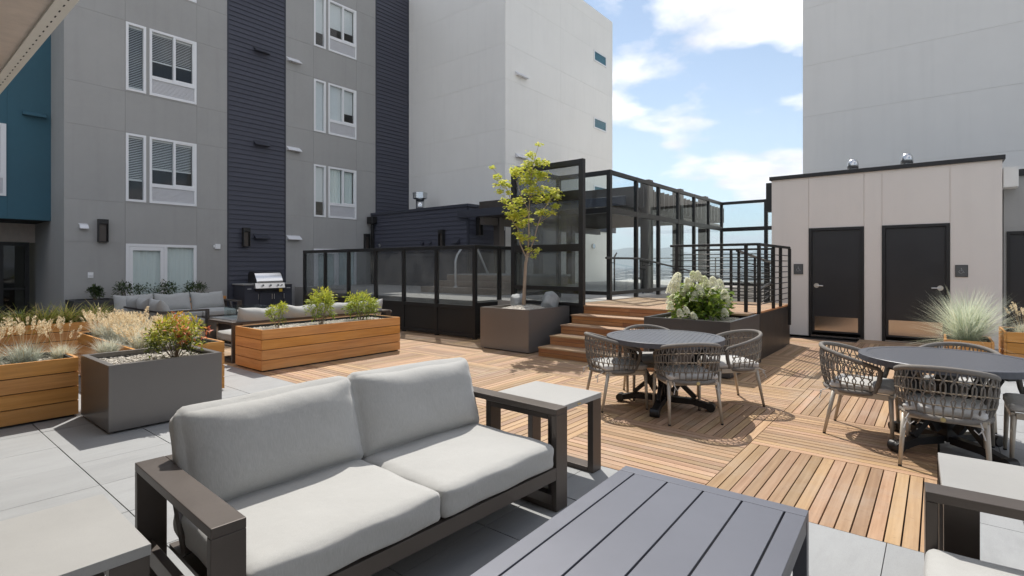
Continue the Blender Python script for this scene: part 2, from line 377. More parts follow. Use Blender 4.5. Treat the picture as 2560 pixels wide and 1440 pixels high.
# ------------------------------------------------------------------ cushions
def soft_box(w, d, h, r=.05, crown=.02, n=14, wob=.004, seed=0):
    """box cushion with round edges and crowned faces, centred on x,y, standing on z = 0"""
    rg = np.random.default_rng(seed); ph = rg.uniform(0, 6, 8)
    V = []; F = []; idx = {}
    def vert(p):
        k = tuple(np.round(p, 6))
        if k in idx: return idx[k]
        c = np.array(p); half = np.array([w / 2, d / 2, h / 2]); q = c * half
        inner = np.clip(q, -(half - r), half - r); dv = q - inner; L = np.linalg.norm(dv)
        if L > 1e-9: q = inner + dv / L * r
        u, v_, t = c
        fall = lambda x: max(0., 1 - x ** 4)
        q[2] += (1 if t > 0 else -.3) * abs(t) * crown * fall(u) * fall(v_)
        q[1] += np.sign(v_) * abs(v_) ** 6 * crown * .7 * fall(u) * fall(t)
        q[0] += np.sign(u) * abs(u) ** 6 * crown * .6 * fall(v_) * fall(t)
        q += wob * np.array([math.sin(9 * v_ + ph[0] + 5 * t), math.sin(8 * u + ph[1] + 4 * t), math.sin(7 * u + ph[2]) * math.cos(6 * v_ + ph[3])])
        q[2] += h / 2; idx[k] = len(V); V.append(q); return idx[k]
    g = np.linspace(-1, 1, n + 1)
    # denser near the edges
    g = np.sign(g) * (1 - (1 - np.abs(g)) ** 1.5)
    for ax in range(3):
        for sgn in (-1, 1):
            for i in range(n):
                for j in range(n):
                    def P(a, b):
                        p = [0, 0, 0]; p[ax] = sgn; p[(ax + 1) % 3] = a; p[(ax + 2) % 3] = b; return p
                    q = [vert(P(g[i], g[j])), vert(P(g[i + 1], g[j])), vert(P(g[i + 1], g[j + 1])), vert(P(g[i], g[j + 1]))]
                    F.append(q if sgn > 0 else q[::-1])
    return np.array(V), np.array(F)
def pillow(w, h, t, n=26, seed=0, dent=.008, pw=7, ex=.36):
    """plump back cushion standing on z = 0, seam in the x-z plane, soft corners, slack top edge and folds"""
    rg = np.random.default_rng(seed); V = []; F = []
    us = np.sin(np.linspace(-1, 1, n + 1) * math.pi / 2)
    ph = rg.uniform(0, 6.28, 6)
    for side in (-1, 1):
        for u in us:
            for v in us:
                th = t / 2 * max(0., (1 - abs(u) ** pw) * (1 - abs(v) ** pw)) ** ex
                th *= 1 - .12 * v
                fold = .006 * math.sin(11 * u + ph[0] + 3 * v) * max(0, abs(v) - .35) + .005 * math.sin(9 * v + ph[1]) * max(0, abs(u) - .5)
                th = th + (fold + .004 * math.sin(4 * u + ph[2]) * math.sin(3 * v + ph[3])) * (1 if 1 - max(abs(u), abs(v)) > .01 else 0)
                x = u * w / 2 * (1 - .025 * (1 - v * v)); z = v * h / 2 * (1 - .02 * (1 - u * u))
                if v > 0: z -= dent * v * v * (1 - u * u) * (1 + .4 * math.sin(5 * u + ph[4]))
                V.append((x, side * th, z + h / 2))
    m = (n + 1) ** 2
    for s in (0, 1):
        for i in range(n):
            for j in range(n):
                a = s * m + i * (n + 1) + j; q = [a, a + n + 1, a + n + 2, a + 1]
                F.append(q if s == 0 else q[::-1])
    return np.array(V), np.array(F)
def back_pillow(w, h, t, seed):
    """boxed back cushion, plump and slightly slumped, standing on z = 0"""
    V, F = soft_box(w, h, t, .05, .034, 18, .0022, seed)
    V = V.copy(); V[:, 2] -= t / 2
    u = V[:, 0] / (w / 2); v = V[:, 1] / (h / 2)
    V[:, 2] *= 1.12 - .50 * np.maximum(np.abs(u), np.abs(v)) ** 5 + .06 * np.sin(2.2 * u + seed) * (v < .3)
    V[:, 1] += -.006 * np.clip(v, 0, 1) ** 3 * (1 - u ** 2) * (1 + .5 * np.sin(5 * u + seed))
    V[:, 0] += .010 * np.sign(u) * (np.abs(u) * np.abs(v)) ** 6; V[:, 1] += .014 * np.sign(v) * (np.abs(u) * np.abs(v)) ** 6
    V[:, 2] += .003 * np.sin(9 * u + 4 * v + seed) * np.clip(np.abs(v) - .45, 0, 1) * np.sign(V[:, 2]) + .008 * np.sin(14 * v + 3 * u) * np.clip(np.abs(u) - .7, 0, 1) * np.sign(V[:, 2])
    return np.stack([V[:, 0], -V[:, 2], V[:, 1] + h / 2], 1), F
def cushion(name, VF, parent, loc, rot=(0, 0, 0), mat=None, label=None):
    o = npart(name, VF[0], VF[1], mat or M['fabric'], parent, smooth=True, label=label)
    o.location = loc; o.rotation_euler = rot
    me = o.data
    bm_merge(me)
    return o
def bm_merge(me):
    import bmesh
    b = bmesh.new(); b.from_mesh(me); bmesh.ops.remove_doubles(b, verts=b.verts, dist=1e-4); bmesh.ops.recalc_face_normals(b, faces=b.faces); b.to_mesh(me); b.free()

# ------------------------------------------------------------------ vegetation
def unit(a): return a / np.maximum(np.linalg.norm(a, axis=-1, keepdims=True), 1e-9)
def leaves(C, D, L, W, fold=.25, tint=None, lift=None):
    """N folded leaf blades at C pointing along D"""
    Nn = len(C); D = unit(D); up = np.tile([0, 0, 1.], (Nn, 1)) + RNG.normal(0, .45, (Nn, 3))
    S = unit(np.cross(D, up)); Nm = np.cross(S, D); L = np.broadcast_to(L, Nn)[:, None]; W = np.broadcast_to(W, Nn)[:, None]
    V = np.stack([C, C + D * L * .45 + S * W + Nm * W * fold, C + D * L - Nm * L * .12, C + D * L * .45 - S * W + Nm * W * fold], 1).reshape(-1, 3)
    b = np.arange(Nn)[:, None] * 4
    F = np.concatenate([b + [[0, 1, 2]], b + [[0, 2, 3]]], 1).reshape(-1, 3)
    T = np.repeat(tint if tint is not None else RNG.random(Nn), 2)
    return V, F, T
def blades(n, h, spread, base, width, droop=.6, seg=5, hvar=.35, tint=None, seed=0):
    rg = np.random.default_rng(seed)
    az = rg.uniform(0, 2 * math.pi, n); tilt = np.abs(rg.normal(0, .55, n)).clip(0, 1.35) * spread; H = h * (1 + rg.uniform(-hvar, hvar * .5, n))
    br = base * np.sqrt(rg.random(n)); bz = rg.uniform(0, 6.28, n)
    B = np.stack([br * np.cos(bz), br * np.sin(bz), np.zeros(n)], 1)
    t = np.linspace(0, 1, seg + 1)[None, :]
    ang = tilt[:, None] + droop * t * rg.uniform(.4, 1.3, n)[:, None]
    dl = (H / seg)[:, None]
    rx = np.cumsum(np.sin(ang) * dl, 1) - np.sin(ang[:, :1]) * dl; rz = np.cumsum(np.cos(ang) * dl, 1) - np.cos(ang[:, :1]) * dl
    ca, sa = np.cos(az)[:, None], np.sin(az)[:, None]
    P = np.stack([B[:, :1] + rx * ca, B[:, 1:2] + rx * sa, B[:, 2:] + rz], -1)
    wd = width * (1 - .9 * t ** 1.6) * rg.uniform(.7, 1.2, n)[:, None]
    tw = az + rg.normal(0, .5, n)
    S = np.stack([-np.sin(tw), np.cos(tw), np.zeros(n)], -1)[:, None, :] * wd[..., None]
    V = np.stack([P - S, P + S], 2).reshape(-1, 3)
    k = (seg + 1) * 2; b = (np.arange(n)[:, None] * k + np.arange(seg)[None] * 2).reshape(-1, 1)
    F = b + np.array([[0, 1, 3, 2]])
    T = np.repeat(rg.random(n) if tint is None else tint(rg, n), seg)
    return V, F, T
def join(parts):
    V = []; F = []; T = []; k = 0
    for v, f, t in parts: V.append(v); F.append(np.asarray(f) + k); T.append(t); k += len(v)
    return np.concatenate(V), np.concatenate(F), np.concatenate(T)
def plumes(n, h, base, spread, head, seed=0, hvar=.2, lean=(0, 0)):
    """flower stalks with a soft seed head each"""
    rg = np.random.default_rng(seed); out = []; st = []
    for i in range(n):
        a = rg.uniform(0, 6.28); r = base * math.sqrt(rg.random()); tl = abs(rg.normal(0, .22)) * spread; H = h * (1 + rg.uniform(-hvar, hvar))
        p0 = np.array([r * math.cos(a), r * math.sin(a), 0]); d = np.array([math.sin(tl) * math.cos(a) + lean[0], math.sin(tl) * math.sin(a) + lean[1], math.cos(tl)]); d /= np.linalg.norm(d)
        bend = np.array([math.cos(a), math.sin(a), -.35]) * .10
        pts = [p0 + d * H * t + bend * t * t * H for t in (0, .5, 1)]
        m = MB(); m.tube(pts, [.0018, .0015, .0012], 3, False); st.append((np.array(m.v), np.array(m.f), np.full(len(m.f), .15)))
        hd = unit((pts[2] - pts[1])[None])[0]; hl = head * rg.uniform(.7, 1.25)
        ax1 = unit(np.cross(hd, [0, 0, 1.] if abs(hd[2]) < .95 else [1., 0, 0])[None])[0]; ax2 = np.cross(hd, ax1)
        k = 40; tt = rg.random(k); aa = rg.uniform(0, 6.28, k)
        rad = hl * .13 * np.sin(np.pi * (.12 + .8 * tt))
        C = pts[2] + hd * (tt[:, None] * hl * .9 - hl * .1) + (ax1 * np.cos(aa)[:, None] + ax2 * np.sin(aa)[:, None]) * rad[:, None] * .5
        D = hd * 1.1 + (ax1 * np.cos(aa)[:, None] + ax2 * np.sin(aa)[:, None]) * .75
        out.append(leaves(C, D, hl * .2, hl * .045, .1, rg.random(k)))
    return join(out), join(st)
def nandina_cloud(n_st, rad, h, leafl, tintfn, seed=0, per=26, top_heavy=.5):
    """stems leaning out of a crown, each with feathery sprays of leaflets"""
    rg = np.random.default_rng(seed); C = []; D = []; T = []; stems = MB()
    for i in range(n_st):
        a = rg.uniform(0, 6.28); rr = rad * math.sqrt(rg.random()); H = h * (.16 + .84 * rg.random() ** top_heavy) * (1 - .28 * (rr / rad) ** 2)
        tip = np.array([rr * math.cos(a), rr * math.sin(a), H])
        base = np.array([tip[0] * .12, tip[1] * .12, 0])
        mid = (base * .45 + tip * .55) + np.array([0, 0, .06 * h])
        if i % 3 == 0: stems.tube([base, mid, tip], [.0045, .003, .0012], 4, False)
        out = unit((tip - base)[None])[0]
        for k in range(per):
            t = rg.random(); sp = rg.normal(0, 1, 3); sp /= np.linalg.norm(sp)
            br = out * .5 + sp; br /= np.linalg.norm(br)
            pos = tip + br * rad * .40 * rg.random() + np.array([0, 0, -.05 * h * rg.random()])
            dr = br + rg.normal(0, .35, 3); C.append(pos); D.append(dr); T.append(tintfn(rg, pos, tip))
    C, D, T = map(np.array, (C, D, T)); L = leafl * rg.uniform(.7, 1.25, len(C))
    return leaves(C, D, L, L * .17, .15, T), stems

# ================================================================== SETTING: roof terrace floor
YAWR = R(YAW); FW = (math.cos(YAWR), math.sin(YAWR)); RT = (math.sin(YAWR), -math.cos(YAWR))
def proj(x, y, z=0):
    d = x * FW[0] + y * FW[1]; l = x * RT[0] + y * RT[1]
    if d < .2: return None
    return 1280 + 1321.07 * l / d, 663.1 - 1321.07 * (z - 1.5) / d, d
def inview(x, y, m=60):
    p = proj(x, y)
    return p is not None and -m < p[0] < 2560 + m and p[1] < 1440 + m * 3
setting('roof_slab', MB().box(-12, -12, -.5, 26, 22, -.06), M['joint'], label='dark roof slab under the terrace paving')
# concrete pavers on the left and lower right of the deck
PX, PY, PY0 = .6128, .6045, .215
pav = link('paving', MB().box(-8, -10, -.056, 3.49, 16.9, -.045).box(3.49, -10, -.056, 12.7, -.02, -.045).mesh('paving', M['joint'])); pav['kind'] = 'structure'
pav['label'] = 'grey concrete paving beside the timber deck'
cells = []
for j in range(-16, 28):
    y0 = PY0 + j * PY
    for i in range(-17, 16):
        x0 = 3.495 + i * PX; cx, cy = x0 + PX / 2, y0 + PY / 2
        if x0 > 3.49 - 1e-3 and (y0 + PY > .23 or x0 > 12.3): continue
        if x0 < -6.5: continue
        cells.append((x0, y0, cx, cy, y0 + PY > .2 and x0 > 3.4))
PG = .0035
paver_me = MB().box(-PX / 2 + PG, -PY / 2 + PG * .6, -.04, PX / 2 - PG, PY / 2 - PG * .6, 0).mesh('paver', M['paver'])
half_me = MB().box(-PX / 2 + PG, -PY / 2 + PG * .6, -.04, PX / 2 - PG, PY / 2 - PG * .6 - .195 - .03, 0).mesh('paver', M['paver'])
vis = sorted([c for c in cells if inview(c[2], c[3])], key=lambda c: c[2] ** 2 + c[3] ** 2)
for k, c in enumerate(vis[:300]):
    link('paver', half_me if c[4] else paver_me, pav, (c[2], c[3], random.uniform(-.0012, .0012)), (random.uniform(-.0012, .0012), random.uniform(-.0012, .0012), 0))
rest = MB(); vs = set((c[0], c[1]) for c in vis[:300])
for c in cells:
    if (c[0], c[1]) not in vs: rest.box(c[0] + PG, c[1] + PG * .6, -.04, c[0] + PX - PG, (c[1] + PY - PG * .6) if not c[4] else c[1] + PY - .23, 0)
part('far_pavers', rest, M['paver'], pav, kind='stuff')
# timber deck of square parquet panels
dk = link('deck', MB().box(3.495, 0, -.056, 12.74, 16.5, -.04).mesh('deck', M['deckdark'])); dk['kind'] = 'structure'
dk['label'] = 'teak deck of square slatted panels laid in alternating directions'
PS = 1.235; SP = PS / 16
slat_me = MB().box(-PS / 2 + .0025, -SP / 2 + .0043, -.024, PS / 2 - .0025, SP / 2 - .0043, 0).mesh('plank', M['deck'])
sl = []
for i in range(8):
    for j in range(13):
        X0, Y0 = 3.495 + i * PS, j * PS
        if X0 > 12.7: continue
        if X0 > 8.3 and 2.4 < Y0: continue
        if X0 > 7.6 and Y0 > 7.3: continue
        for k in range(16):
            if (i + j) % 2 == 0: sl.append((X0 + PS / 2, Y0 + (k + .5) * SP, 0))
            else: sl.append((X0 + (k + .5) * SP, Y0 + PS / 2, 1))
sl = [s for s in sl if s[0] + .6 * (1 - s[2]) < 12.9]
def dsize(s):
    p = proj(s[0], s[1])
    if p is None or not (-300 < p[0] < 2860 and p[1] < 1800): return 1e6
    if s[0] > 7.0 and s[1] > 5.2 and s[0] < 8.5: return 1e4
    if s[0] > 8.3 and s[1] > 2.1: return 1e4
    return p[2]
sl.sort(key=dsize)
for x, y, o in sl[:300]:
    link('plank', slat_me, dk, (x, y, random.uniform(-.0008, .0008)), (random.uniform(-.004, .004), 0, o * math.pi / 2))
for o in (0, 1):
    mb = MB(); rnd = []
    for x, y, oo in sl[300:]:
        if oo != o: continue
        a, b = (x, y) if o == 0 else (y, -x)
        mb.box(a - PS / 2 + .0025, b - SP / 2 + .0035, -.024, a + PS / 2 - .0025, b + SP / 2 - .0035, 0); rnd += [random.random()] * 6
    q = part('far_planks', mb, M['deck'], dk, kind='stuff'); q.rotation_euler = (0, 0, o * math.pi / 2)
    at = q.data.attributes.new('rnd', 'FLOAT', 'FACE'); at.data.foreach_set('value', rnd)

# raised pool deck
setting('pool_deck', MB().box(8.0, 7.36, -.05, 12.6, 13.75, .765).box(9.45, 13.752, -.05, 12.6, 17.19, .765).box(8.5, 5.43, -.05, 25, 7.355, .765).box(12.605, 7.36, -.05, 25, 11.99, .765), M['concrete'], label='raised concrete pool deck behind the glass fence')
setting('ramp', MB()._add([(11.2, 3.3, -.04), (18, 3.3, -.04), (18, 5.42, -.04), (11.2, 5.42, -.04), (11.2, 3.3, .765), (18, 3.3, .18), (18, 5.42, .18), (11.2, 5.42, .765)],
        [(3, 2, 1, 0), (4, 5, 6, 7), (0, 1, 5, 4), (1, 2, 6, 5), (2, 3, 7, 6), (3, 0, 4, 7)]), M['concrete'], label='sloping concrete ramp behind the stair landing')

# far valley, city and mountains
g = []; gf = []
ring = [26, 60, 200, 800, 3000, 9000, 12900]; NA = 48
tv = MB(); k = 0
for r in ring:
    for a in range(NA):
        t = 2 * math.pi * a / NA; tv.v.append((r * math.cos(t) * (1.6 if r == 26 else 1), r * math.sin(t) * (1.6 if r == 26 else 1), -38))
for i in range(len(ring) - 1):
    for a in range(NA):
        b = (a + 1) % NA; tv.f.append((i * NA + a, i * NA + b, (i + 1) * NA + b, (i + 1) * NA + a))
tv.f.append(tuple(reversed(range(NA))))
setting('terrain', tv, M['terrain'], label='hazy valley floor far below the roof terrace')
hv = MB(); nA = 260; rows = [(7600, 0), (8300, .45), (9100, 1.0), (10400, .7), (12000, .2)]
rg = np.random.default_rng(11)
prof = np.zeros(nA + 1); tt = np.linspace(0, 1, nA + 1)
for o, amp in ((5, .30), (11, .22), (23, .12), (47, .08), (95, .045)): prof += amp * np.sin(2 * math.pi * (o * tt + rg.random()))
prof = .75 + .5 * prof
for j, (r, hh) in enumerate(rows):
    jit = np.convolve(rg.normal(0, 1, nA + 9), np.ones(9) / 9, 'valid')
    for a in range(nA + 1):
        t = R(-60) + R(200) * a / nA; rr = r + 260 * jit[a]
        right = max(0, min(1, (R(36) - t) / R(14) + .45))
        hv.v.append((rr * math.cos(t), rr * math.sin(t), -40 + hh * (310 * max(.25, prof[a]) * (.72 + .28 * right) + 30) * (1 + .18 * jit[a])))
for j in range(len(rows) - 1):
    for a in range(nA):
        p = j * (nA + 1) + a; hv.f.append((p, p + 1, p + nA + 2, p + nA + 1))
setting('mountains', hv, M['hill'], smooth=True, label='blue mountain ridge on the horizon')
cb = MB(); rnd = []
for _ in range(1500):
    t = R(random.uniform(8, 40)); r = 260 * (22 ** random.random()); x, y = r * math.cos(t), r * math.sin(t)
    a, b, h = random.uniform(8, 60) * (1 + r / 2500), random.uniform(8, 40) * (1 + r / 2500), random.uniform(4, 14)
    cb.box(x - a / 2, y - b / 2, -38.5, x + a / 2, y + b / 2, -38 + h)
setting('city_buildings', cb, M['cityroof'], kind='stuff', label='distant city of low pale buildings in the valley')
# haze
hm, hn = nt('air_haze'); pv = N(hn, 'ShaderNodeVolumePrincipled'); ho = N(hn, 'ShaderNodeOutputMaterial')
pv.inputs['Color'].default_value = (.78, .88, 1.0, 1); pv.inputs['Density'].default_value = .00012; pv.inputs['Anisotropy'].default_value = .3
hn.links.new(pv.outputs[0], ho.inputs['Volume'])
setting('haze', MB().box(-13500, -13500, -40, 13500, 13500, 620), hm, kind='stuff', label='pale blue haze over the distant valley')

# ================================================================== BUILDINGS
def window_unit(parent, axis, pos, u0, u1, z0, z1, kind, glassmat='wpane', blind=.6, seed=0, flip=1):
    """frame, panes, blinds; 'wide' has two lights over a louvre, 'slim' one light. axis 'y': plane y=pos facing -y; axis 'x': plane x=pos facing -x"""
    rg = random.Random(seed)
    def bx(mb, a, b, c, d, e, f):   # a,b along the wall; c,d depth from the wall face (positive = into the wall); e,f heights
        if axis == 'y': return mb.box(a, pos + c, e, b, pos + d, f)
        return mb.box(pos + c, a, e, pos + d, b, f)
    fr = MB(); w = .062; zg = z0 + .555 if kind == 'wide' else z0
    bx(fr, u0, u1, -.02, .09, z1 - w, z1); bx(fr, u0, u1, -.02, .09, z0, z0 + w)
    bx(fr, u0, u0 + w, -.02, .09, z0 + w, z1 - w); bx(fr, u1 - w, u1, -.02, .09, z0 + w, z1 - w)
    um = (u0 + u1) / 2 + .02
    if kind == 'wide':
        bx(fr, u0 + w, u1 - w, -.019, .09, zg - .10, zg); bx(fr, um - .03, um + .03, -.019, .09, zg, z1 - w)
        # sash of the opening light
        bx(fr, um + .03, u1 - w, -.012, .06, z1 - w - .03, z1 - w); bx(fr, u1 - w - .045, u1 - w, -.012, .06, zg, z1 - w - .03); bx(fr, um + .03, u1 - w - .045, -.012, .06, zg, zg + .03)
    win = part('window', fr, M['pvc'], parent, world=True)
    lights = [(u0 + w, u1 - w, z0 + w, z1 - w)] if kind == 'slim' else [(u0 + w, um - .03, zg, z1 - w), (um + .03, u1 - w - .045, zg + .03, z1 - w - .03)]
    for i, (a, b, c, d) in enumerate(lights):
        part('pane', bx(MB(), a + .001, b - .001, .03, .036, c + .001, d - .001), M[glassmat], win, world=True)
    if kind == 'wide':
        lv = MB(); n = 11; a, b = u0 + w, u1 - w; c, d = z0 + w, zg - .10
        bx(lv, a, b, .07, .08, c, d)
        for i in range(n):
            z = c + (d - c) * (i + .15) / n; bx(lv, a, b, .005 , .03, z, z + (d - c) / n * .55)
        bx(lv, a, b, .03, .036, c, d)
        part('louvre_grille', lv, M['grille'], win, world=True)
    for (a, b, c, d) in lights:
        if blind is None: break
        if blind == 'curtain' or blind == 'roller':
            cu = MB(); m = 18
            zb = c if blind == 'curtain' or rg.random() < .5 else c + (d - c) * .3
            if blind == 'curtain':
                for i in range(m):
                    x0 = a + (b - a) * i / m; x1 = a + (b - a) * (i + 1) / m; o0 = .12 + .02 * math.sin(i * 2.1); o1 = .12 + .02 * math.sin((i + 1) * 2.1)
                    if axis == 'y': cu._add([(x0, pos + o0, zb), (x1, pos + o1, zb), (x1, pos + o1, d), (x0, pos + o0, d)], [(0, 1, 2, 3)])
                    else: cu._add([(pos + o0, x0, zb), (pos + o1, x1, zb), (pos + o1, x1, d), (pos + o0, x0, d)], [(0, 1, 2, 3)])
                part('curtain', cu, M['curtain'], win, world=True, smooth=True)
            else:
                bx(cu, a, b, .10, .104, zb, d); bx(cu, a, b, .095, .115, zb - .03, zb); part('roller_blind', cu, M['bluecurt'], win, world=True)
            continue
        bl = MB(); zb = c + (d - c) * (1 - blind) if kind == 'wide' else c + (d - c) * (.02 if blind > .65 else .3); z = d - .05
        bx(bl, a + .01, b - .01, .07, .11, d - .05, d - .005)
        while z > zb + .03:
            if axis == 'y': bl._add([(a + .01, pos + .075, z), (b - .01, pos + .075, z), (b - .01, pos + .105, z + .026), (a + .01, pos + .105, z + .026)], [(0, 1, 2, 3)])
            z -= .047
        bx(bl, a + .01, b - .01, .075, .105, zb, zb + .035)
        part('blind', bl, M['blind'], win, world=True)
    return win
def vent_hood(parent, mat, axis, pos, u0, u1, z0, z1, dep=.16):
    m = MB()
    pr = [(pos - .001, z1), (pos - dep, z0 + .02), (pos - dep, z0), (pos - .001, z0 + .01)]
    if axis == 'y': vs = [(u, p, z) for u in (u0, u1) for p, z in pr]
    else: vs = [(p, u, z) for u in (u0, u1) for p, z in pr]
    m._add(vs, [(0, 1, 2, 3), (7, 6, 5, 4), (0, 4, 5, 1), (1, 5, 6, 2), (2, 6, 7, 3), (3, 7, 4, 0)])
    if axis == 'y': m.box(u0 - .02, pos - .012, z1 - .005, u1 - .02, pos - .001, z1 + .02)
    else: m.box(pos - .012, u0 - .02, z1 - .005, pos - .001, u1 + .02, z1 + .02)
    return part('vent_hood', m, mat, parent, world=True)
def facade(parent, axis, pos, u0, u1, z0, z1, ops, ju, jz, mat, thick=.2, gap=.0045, skin=.014, corename='wall', panelname='stucco_panel', ci=0.):
    core = MB()
    for a, b, c, d in decomp(u0 + ci, u1, z0, z1, ops):
        if axis == 'y': core.box(a, pos + skin, c, b, pos + thick, d)
        else: core.box(pos + skin, a, c, pos + thick, b, d)
    part(corename, core, mat, parent, world=True)
    us = [u0] + sorted(u for u in ju if u0 < u < u1) + [u1]; zs = [z0] + [z for z in jz if z0 < z < z1] + [z1]
    for a, b in zip(us, us[1:]):
        for c, d in zip(zs, zs[1:]):
            A, B = a + (gap / 2 if a > u0 else 0), b - (gap / 2 if b < u1 else 0); C, D = c + (gap / 2 if c > z0 else 0), d - (gap / 2 if d < z1 else 0)
            mb = MB()
            for e, f, g_, h in decomp(A, B, C, D, ops):
                if axis == 'y': mb.box(e, pos, g_, f, pos + skin - .0005, h)
                else: mb.box(pos, e, g_, pos + skin - .0005, f, h)
            if mb.v: part(panelname, mb, mat, parent, world=True)
def siding(parent, axis, pos, u0, u1, z0, z1, mat, h=.148, trim=True, ops=()):
    L = u1 - u0
    def board(l):
        pf = [(0, 0), (-.030, 0), (-.007, h - .004), (0, h - .004)]
        m = MB(); vs = [(x, y, z) for x in (0, l) for y, z in pf]
        return m._add(vs, [(0, 1, 2, 3), (7, 6, 5, 4), (0, 4, 5, 1), (1, 5, 6, 2), (2, 6, 7, 3), (3, 7, 4, 0)])
    rotz = 0 if axis == 'y' else -math.pi / 2
    me = board(L - .12 if trim else L).mesh('siding_board', mat)
    off = Vector((0, 0, 0)); r = parent
    while r: off += r.location; r = r.parent
    z = z0
    while z < z1 - .05:
        us = u0 + .06 if trim else u0
        p = (us, pos, z) if axis == 'y' else (pos, u1 - (.06 if trim else 0), z)
        link('siding_board', me, parent, Vector(p) - off, (random.uniform(-.004, .004), 0, rotz)); z += h
    if trim:
        t = MB()
        for a in (u0, u1 - .06):
            if axis == 'y': t.box(a, pos - .028, z0, a + .06, pos, z1)
            else: t.box(pos - .028, a, z0, pos, a + .06, z1)
        part('corner_trim', t, M['navytrim'], parent, world=True)

YF = 17.2; HB = 12.62; FH = 3.03
gb = thing('apartment_building', 'grey stucco apartment building with navy siding strips and white windows', 'apartment building', (3.294, YF, 0))
JZ = [2.105, 3.2, 5.125, 6.23, 8.155, 9.26, 11.185, 12.29]
ops1 = [(4.597, 5.071, 3.245 + i * FH, 5.106 + i * FH) for i in range(3)] + [(5.152, 6.358, 3.245 + i * FH, 5.106 + i * FH) for i in range(3)] + [(4.597, 6.358, 0, 2.09)]
facade(gb, 'y', YF, 3.294, 7.228, 0, HB, ops1, [4.585, 6.37], JZ, M['stucco'])
ops2 = [(10.161, 10.624, 3.225 + i * FH, 5.08 + i * FH) for i in range(3)] + [(10.729, 11.912, 3.225 + i * FH, 5.08 + i * FH) for i in range(3)] + [(10.161, 11.912, 0, 2.09)]
facade(gb, 'y', YF, 9.137, 12.792, 0, HB, ops2, [10.15, 11.925], JZ, M['stucco'])
part('return_wall', MB().box(3.294, YF + .2, 0, 3.5, 26, HB), M['stucco'], gb, world=True)
part('roof', MB().box(3.294, YF + .2, HB - .25, 14.6, 26, HB - .02), M['concrete'], gb, world=True)
part('dark_backing', MB().box(3.5, YF + .95, 0, 14.6, YF + 1.1, HB - .25), M['room'], gb, world=True)  # dark sheet added behind the windows to stand in for unlit rooms
fl = MB()
for i in range(5): fl.box(3.5, YF + .2, 2.45 + i * FH, 14.6, YF + .95, 2.75 + i * FH)
part('floor_slab', fl, M['room'], gb, world=True)
part('siding_backing', MB().box(7.228, YF + .03, 0, 9.137, YF + .2, HB).box(12.792, YF + .03, 0, 14.486, YF + .2, HB), M['navytrim'], gb, world=True)
siding(gb, 'y', YF + .028, 7.228, 9.137, 0, HB, M['navy']); siding(gb, 'y', YF + .028, 12.792, 14.486, 0, HB, M['navy'])
for i in range(3):
    window_unit(gb, 'y', YF, 4.597, 5.071, 3.245 + i * FH, 5.106 + i * FH, 'slim', blind=(.6, .9, .8)[i], seed=i)
    window_unit(gb, 'y', YF, 5.152, 6.358, 3.245 + i * FH, 5.106 + i * FH, 'wide', blind=(.68, .66, .6)[i], seed=i + 5)
    window_unit(gb, 'y', YF, 10.161, 10.624, 3.225 + i * FH, 5.08 + i * FH, 'slim', blind='roller', seed=i * 3)
    window_unit(gb, 'y', YF, 10.729, 11.912, 3.225 + i * FH, 5.08 + i * FH, 'wide', blind=('curtain', 'roller', 'roller')[i], seed=i)
def patio_door(u0, u1, ztop):
    f = MB(); w = .075; um = u0 + (u1 - u0) * .535
    f.box(u0, YF - .02, ztop - w, u1, YF + .09, ztop); f.box(u0, YF - .02, .0, u0 + w, YF + .09, ztop - w); f.box(u1 - w, YF - .02, 0, u1, YF + .09, ztop - w)
    f.box(um - .03, YF - .019, 0, um + .05, YF + .09, ztop - w); f.box(um + .05, YF - .019, 0, u1 - w, YF + .09, .09)
    d = part('patio_door', f, M['pvc'], gb, world=True)
    l = MB(); a, b, z1 = u0 + w + .004, um - .034, ztop - w - .004
    for bx in ((a, 0.01, a + .085, z1), (b - .085, .01, b, z1), (a + .085, z1 - .10, b - .085, z1), (a + .085, .01, b - .085, .14)): l.box(bx[0], YF - .012, bx[1], bx[2], YF + .05, bx[3])
    part('door_leaf', l, M['pvc'], d, world=True)
    part('pane', MB().box(a + .086, YF + .02, .141, b - .086, YF + .026, z1 - .101), M['wpane'], d, world=True)
    part('pane', MB().box(um + .051, YF + .02, .091, u1 - w - .001, YF + .026, ztop - w - .001), M['wpane'], d, world=True)
    part('handle', MB().tube([(b - .04, YF - .012, 1.0), (b - .04, YF - .06, 1.0), (b - .14, YF - .06, 1.0)], .009, 6).box(b - .06, YF - .02, .9, b - .02, YF - .0125, 1.1), M['satin'], d, world=True)
    cu = MB(); m = 40
    for i in range(m):
        x0 = u0 + w + (u1 - u0 - 2 * w) * i / m; x1 = u0 + w + (u1 - u0 - 2 * w) * (i + 1) / m
        o0, o1 = (.085 + .008 * math.sin(k * 1.9) for k in (i, i + 1)); cu._add([(x0, YF + o0, .02), (x1, YF + o1, .02), (x1, YF + o1, ztop), (x0, YF + o0, ztop)], [(0, 1, 2, 3)])
    part('curtain', cu, M['curtain'], d, world=True, smooth=True)
patio_door(4.597, 6.358, 2.09); patio_door(10.161, 11.912, 2.09)
for i in range(4):
    vent_hood(gb, M['navytrim'], 'y', YF - .002, 8.05, 8.53, 2.36 + i * FH, 2.49 + i * FH)
    vent_hood(gb, M['grey'], 'y', YF - .002, 9.16, 9.64, 2.37 + i * FH, 2.50 + i * FH)
vent_hood(gb, M['grey'], 'y', YF - .002, 3.60, 3.78, 2.44, 2.56, .10)

